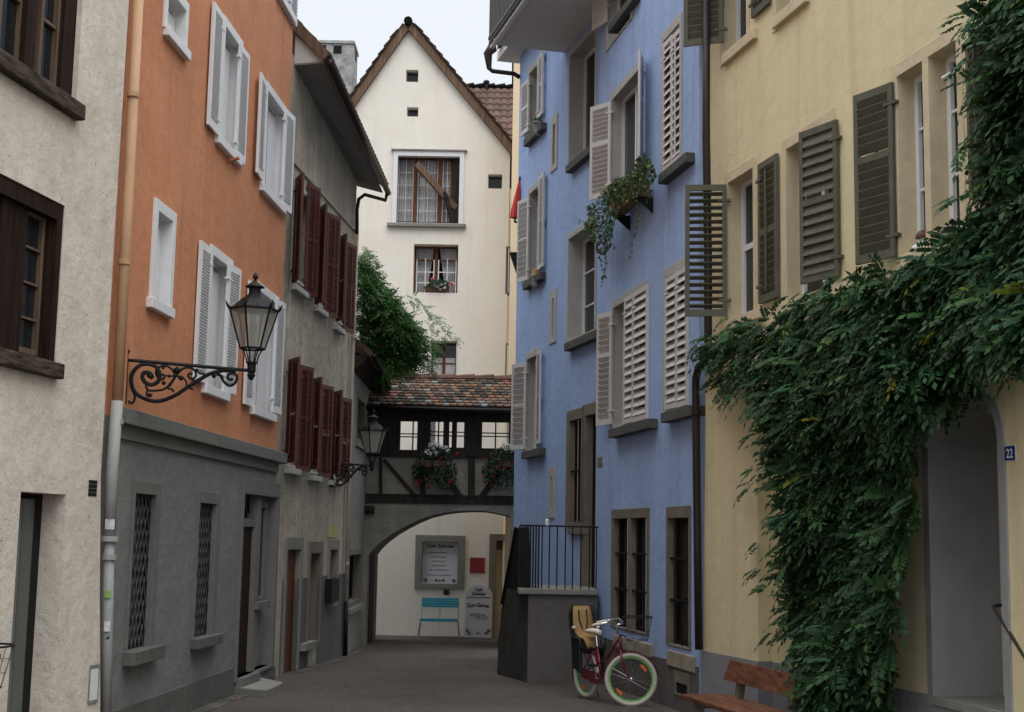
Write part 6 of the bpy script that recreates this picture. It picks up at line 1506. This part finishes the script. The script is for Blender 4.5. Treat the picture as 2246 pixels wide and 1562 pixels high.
    for x, z, hw in prof:
        for f, ox in ((-1, .10), (-.85, .02), (0, 0), (.85, .02), (1, .10)): vs.append((x+ox*(1 if z > .8 else .2), f*hw*1.25, z+(0 if z > .8 else abs(ox)*.6)))
    for i in range(len(prof)-1):
        for k in range(4): fs.append((i*5+k, i*5+k+1, (i+1)*5+k+1, (i+1)*5+k))
    cs_ = MB().add(vs, fs).build('child_seat', BP, t, smooth=True); so = cs_.modifiers.new('solid', 'SOLIDIFY'); so.thickness = .022
    vs, fs = [], []
    for x, z, hw in [(.17, .66, .09), (.12, .775, .12), (.0, .79, .135), (-.08, .84, .15), (-.125, .95, .155), (-.165, 1.10, .145), (-.195, 1.20, .12)]:
        for f in (-1, -.4, .4, 1): vs.append((x+.015, f*hw, z+.004))
    for i in range(6):
        for k in range(3): fs.append((i*4+k, i*4+k+1, (i+1)*4+k+1, (i+1)*4+k))
    pd = MB().add(vs, fs).build('seat_pad', M['tan_pad'], cs_, smooth=True); so = pd.modifiers.new('solid', 'SOLIDIFY'); so.thickness = .025; so.offset = 1
    for s in (-1, 1):
        MB().hexa([(-.04, s*.15, .40), (.18, s*.15, .34), (.18, s*.20, .34), (-.04, s*.20, .40), (-.12, s*.14, .90), (.14, s*.14, .78), (.14, s*.19, .78), (-.12, s*.19, .90)]).build('leg_guard', BP, cs_, bevel=.02)
        MB().tube([(-.13, s*.06, 1.16), (-.10, s*.06, 1.02), (-.06, s*.03, .9)], .010, 6).build('strap', BP, cs_)
        MB().lathe((-.02, s*.185, .93), [(.02, -.02), (.03, 0), (.02, .02)], 8).build('side_knob', M['cream_vinyl'], cs_)
    MB().tube([(.02, .09, .30), (-.02, .20, .01)], .008, 6).build('kickstand', M['iron'], t)
    t.location = loc; t.rotation_euler = (0, 0, rotz); return t
fw_ = gp(1369, 1549); hd = R(-65); rw = fw_-V((math.cos(hd), math.sin(hd), 0))*1.03
bk = make_bike((rw.x, rw.y, gz(rw.y-.4)), hd, 'burgundy bicycle with cream tyres, green rims and child seat leaning by the blue house', R(-9)-hd)
make_bike((-3.70, 8.60, gz(9.0)), R(90), 'bicycle at the left edge, only its black wire basket showing beside the white house', 0.0)

# ---------------------------------------------------------------- small litter and the gutter stones along the walls
def strip(F, u0, u1, w0, w1, nm):
    b = MB(); n = int(abs(u1-u0)/.5); 
    for k in range(n):
        a, c = u0+(u1-u0)*k/n, u0+(u1-u0)*(k+1)/n; g = .004
        P_ = [F.p(a+g, 0, w0), F.p(c-g, 0, w0), F.p(c-g, 0, w1), F.p(a+g, 0, w1)]; j = rnd.uniform(-.002, .003)
        lo_ = [V((q.x, q.y, gz(q.y)-.03)) for q in P_]; hi_ = [V((q.x, q.y, gz(q.y)+.007+j)) for q in P_]; c_ = rnd.uniform(.7, 1.2)
        b.hexa(lo_+hi_, (c_, c_, c_))
    o = b.build(nm, M['kerb'], None); o['kind'] = 'structure'; return o
M['kerb'] = mat('worn_gutter_stone', (.105, .095, .082), tint=True, var=.2, scale=5, fine=.15, bump=.4, bscale=60)
strip(FO, uW+.3, 2.0, .04, .24, 'gutter_stones'); strip(FB, .3, uB-.05, .03, .22, 'gutter_stones'); strip(FA, .1, 3.6, .03, .22, 'gutter_stones')
strip(FR, .0, ub, .03, .25, 'gutter_stones')
n = 60; c = np.array([(gp(x, y).x, gp(x, y).y, gp(x, y).z+.012) for x, y in np.concatenate([rng.normal((525, 1532), (14, 6), (26, 2)), rng.normal((650, 1478), (40, 14), (14, 2)), rng.uniform((620, 1440), (1250, 1560), (20, 2))])])
Q, T = small_leaves(c, .022, np.array([.32, .15, .05])*rng.uniform(.4, 1.3, (n, 1)), np.array([0, 0, 1.0]), .3)
lv = quads('fallen_leaves', M['petal'], None, Q, T); tag(lv, 'few small brown fallen leaves scattered on the paving by the walls', 'leaves', kind='stuff')
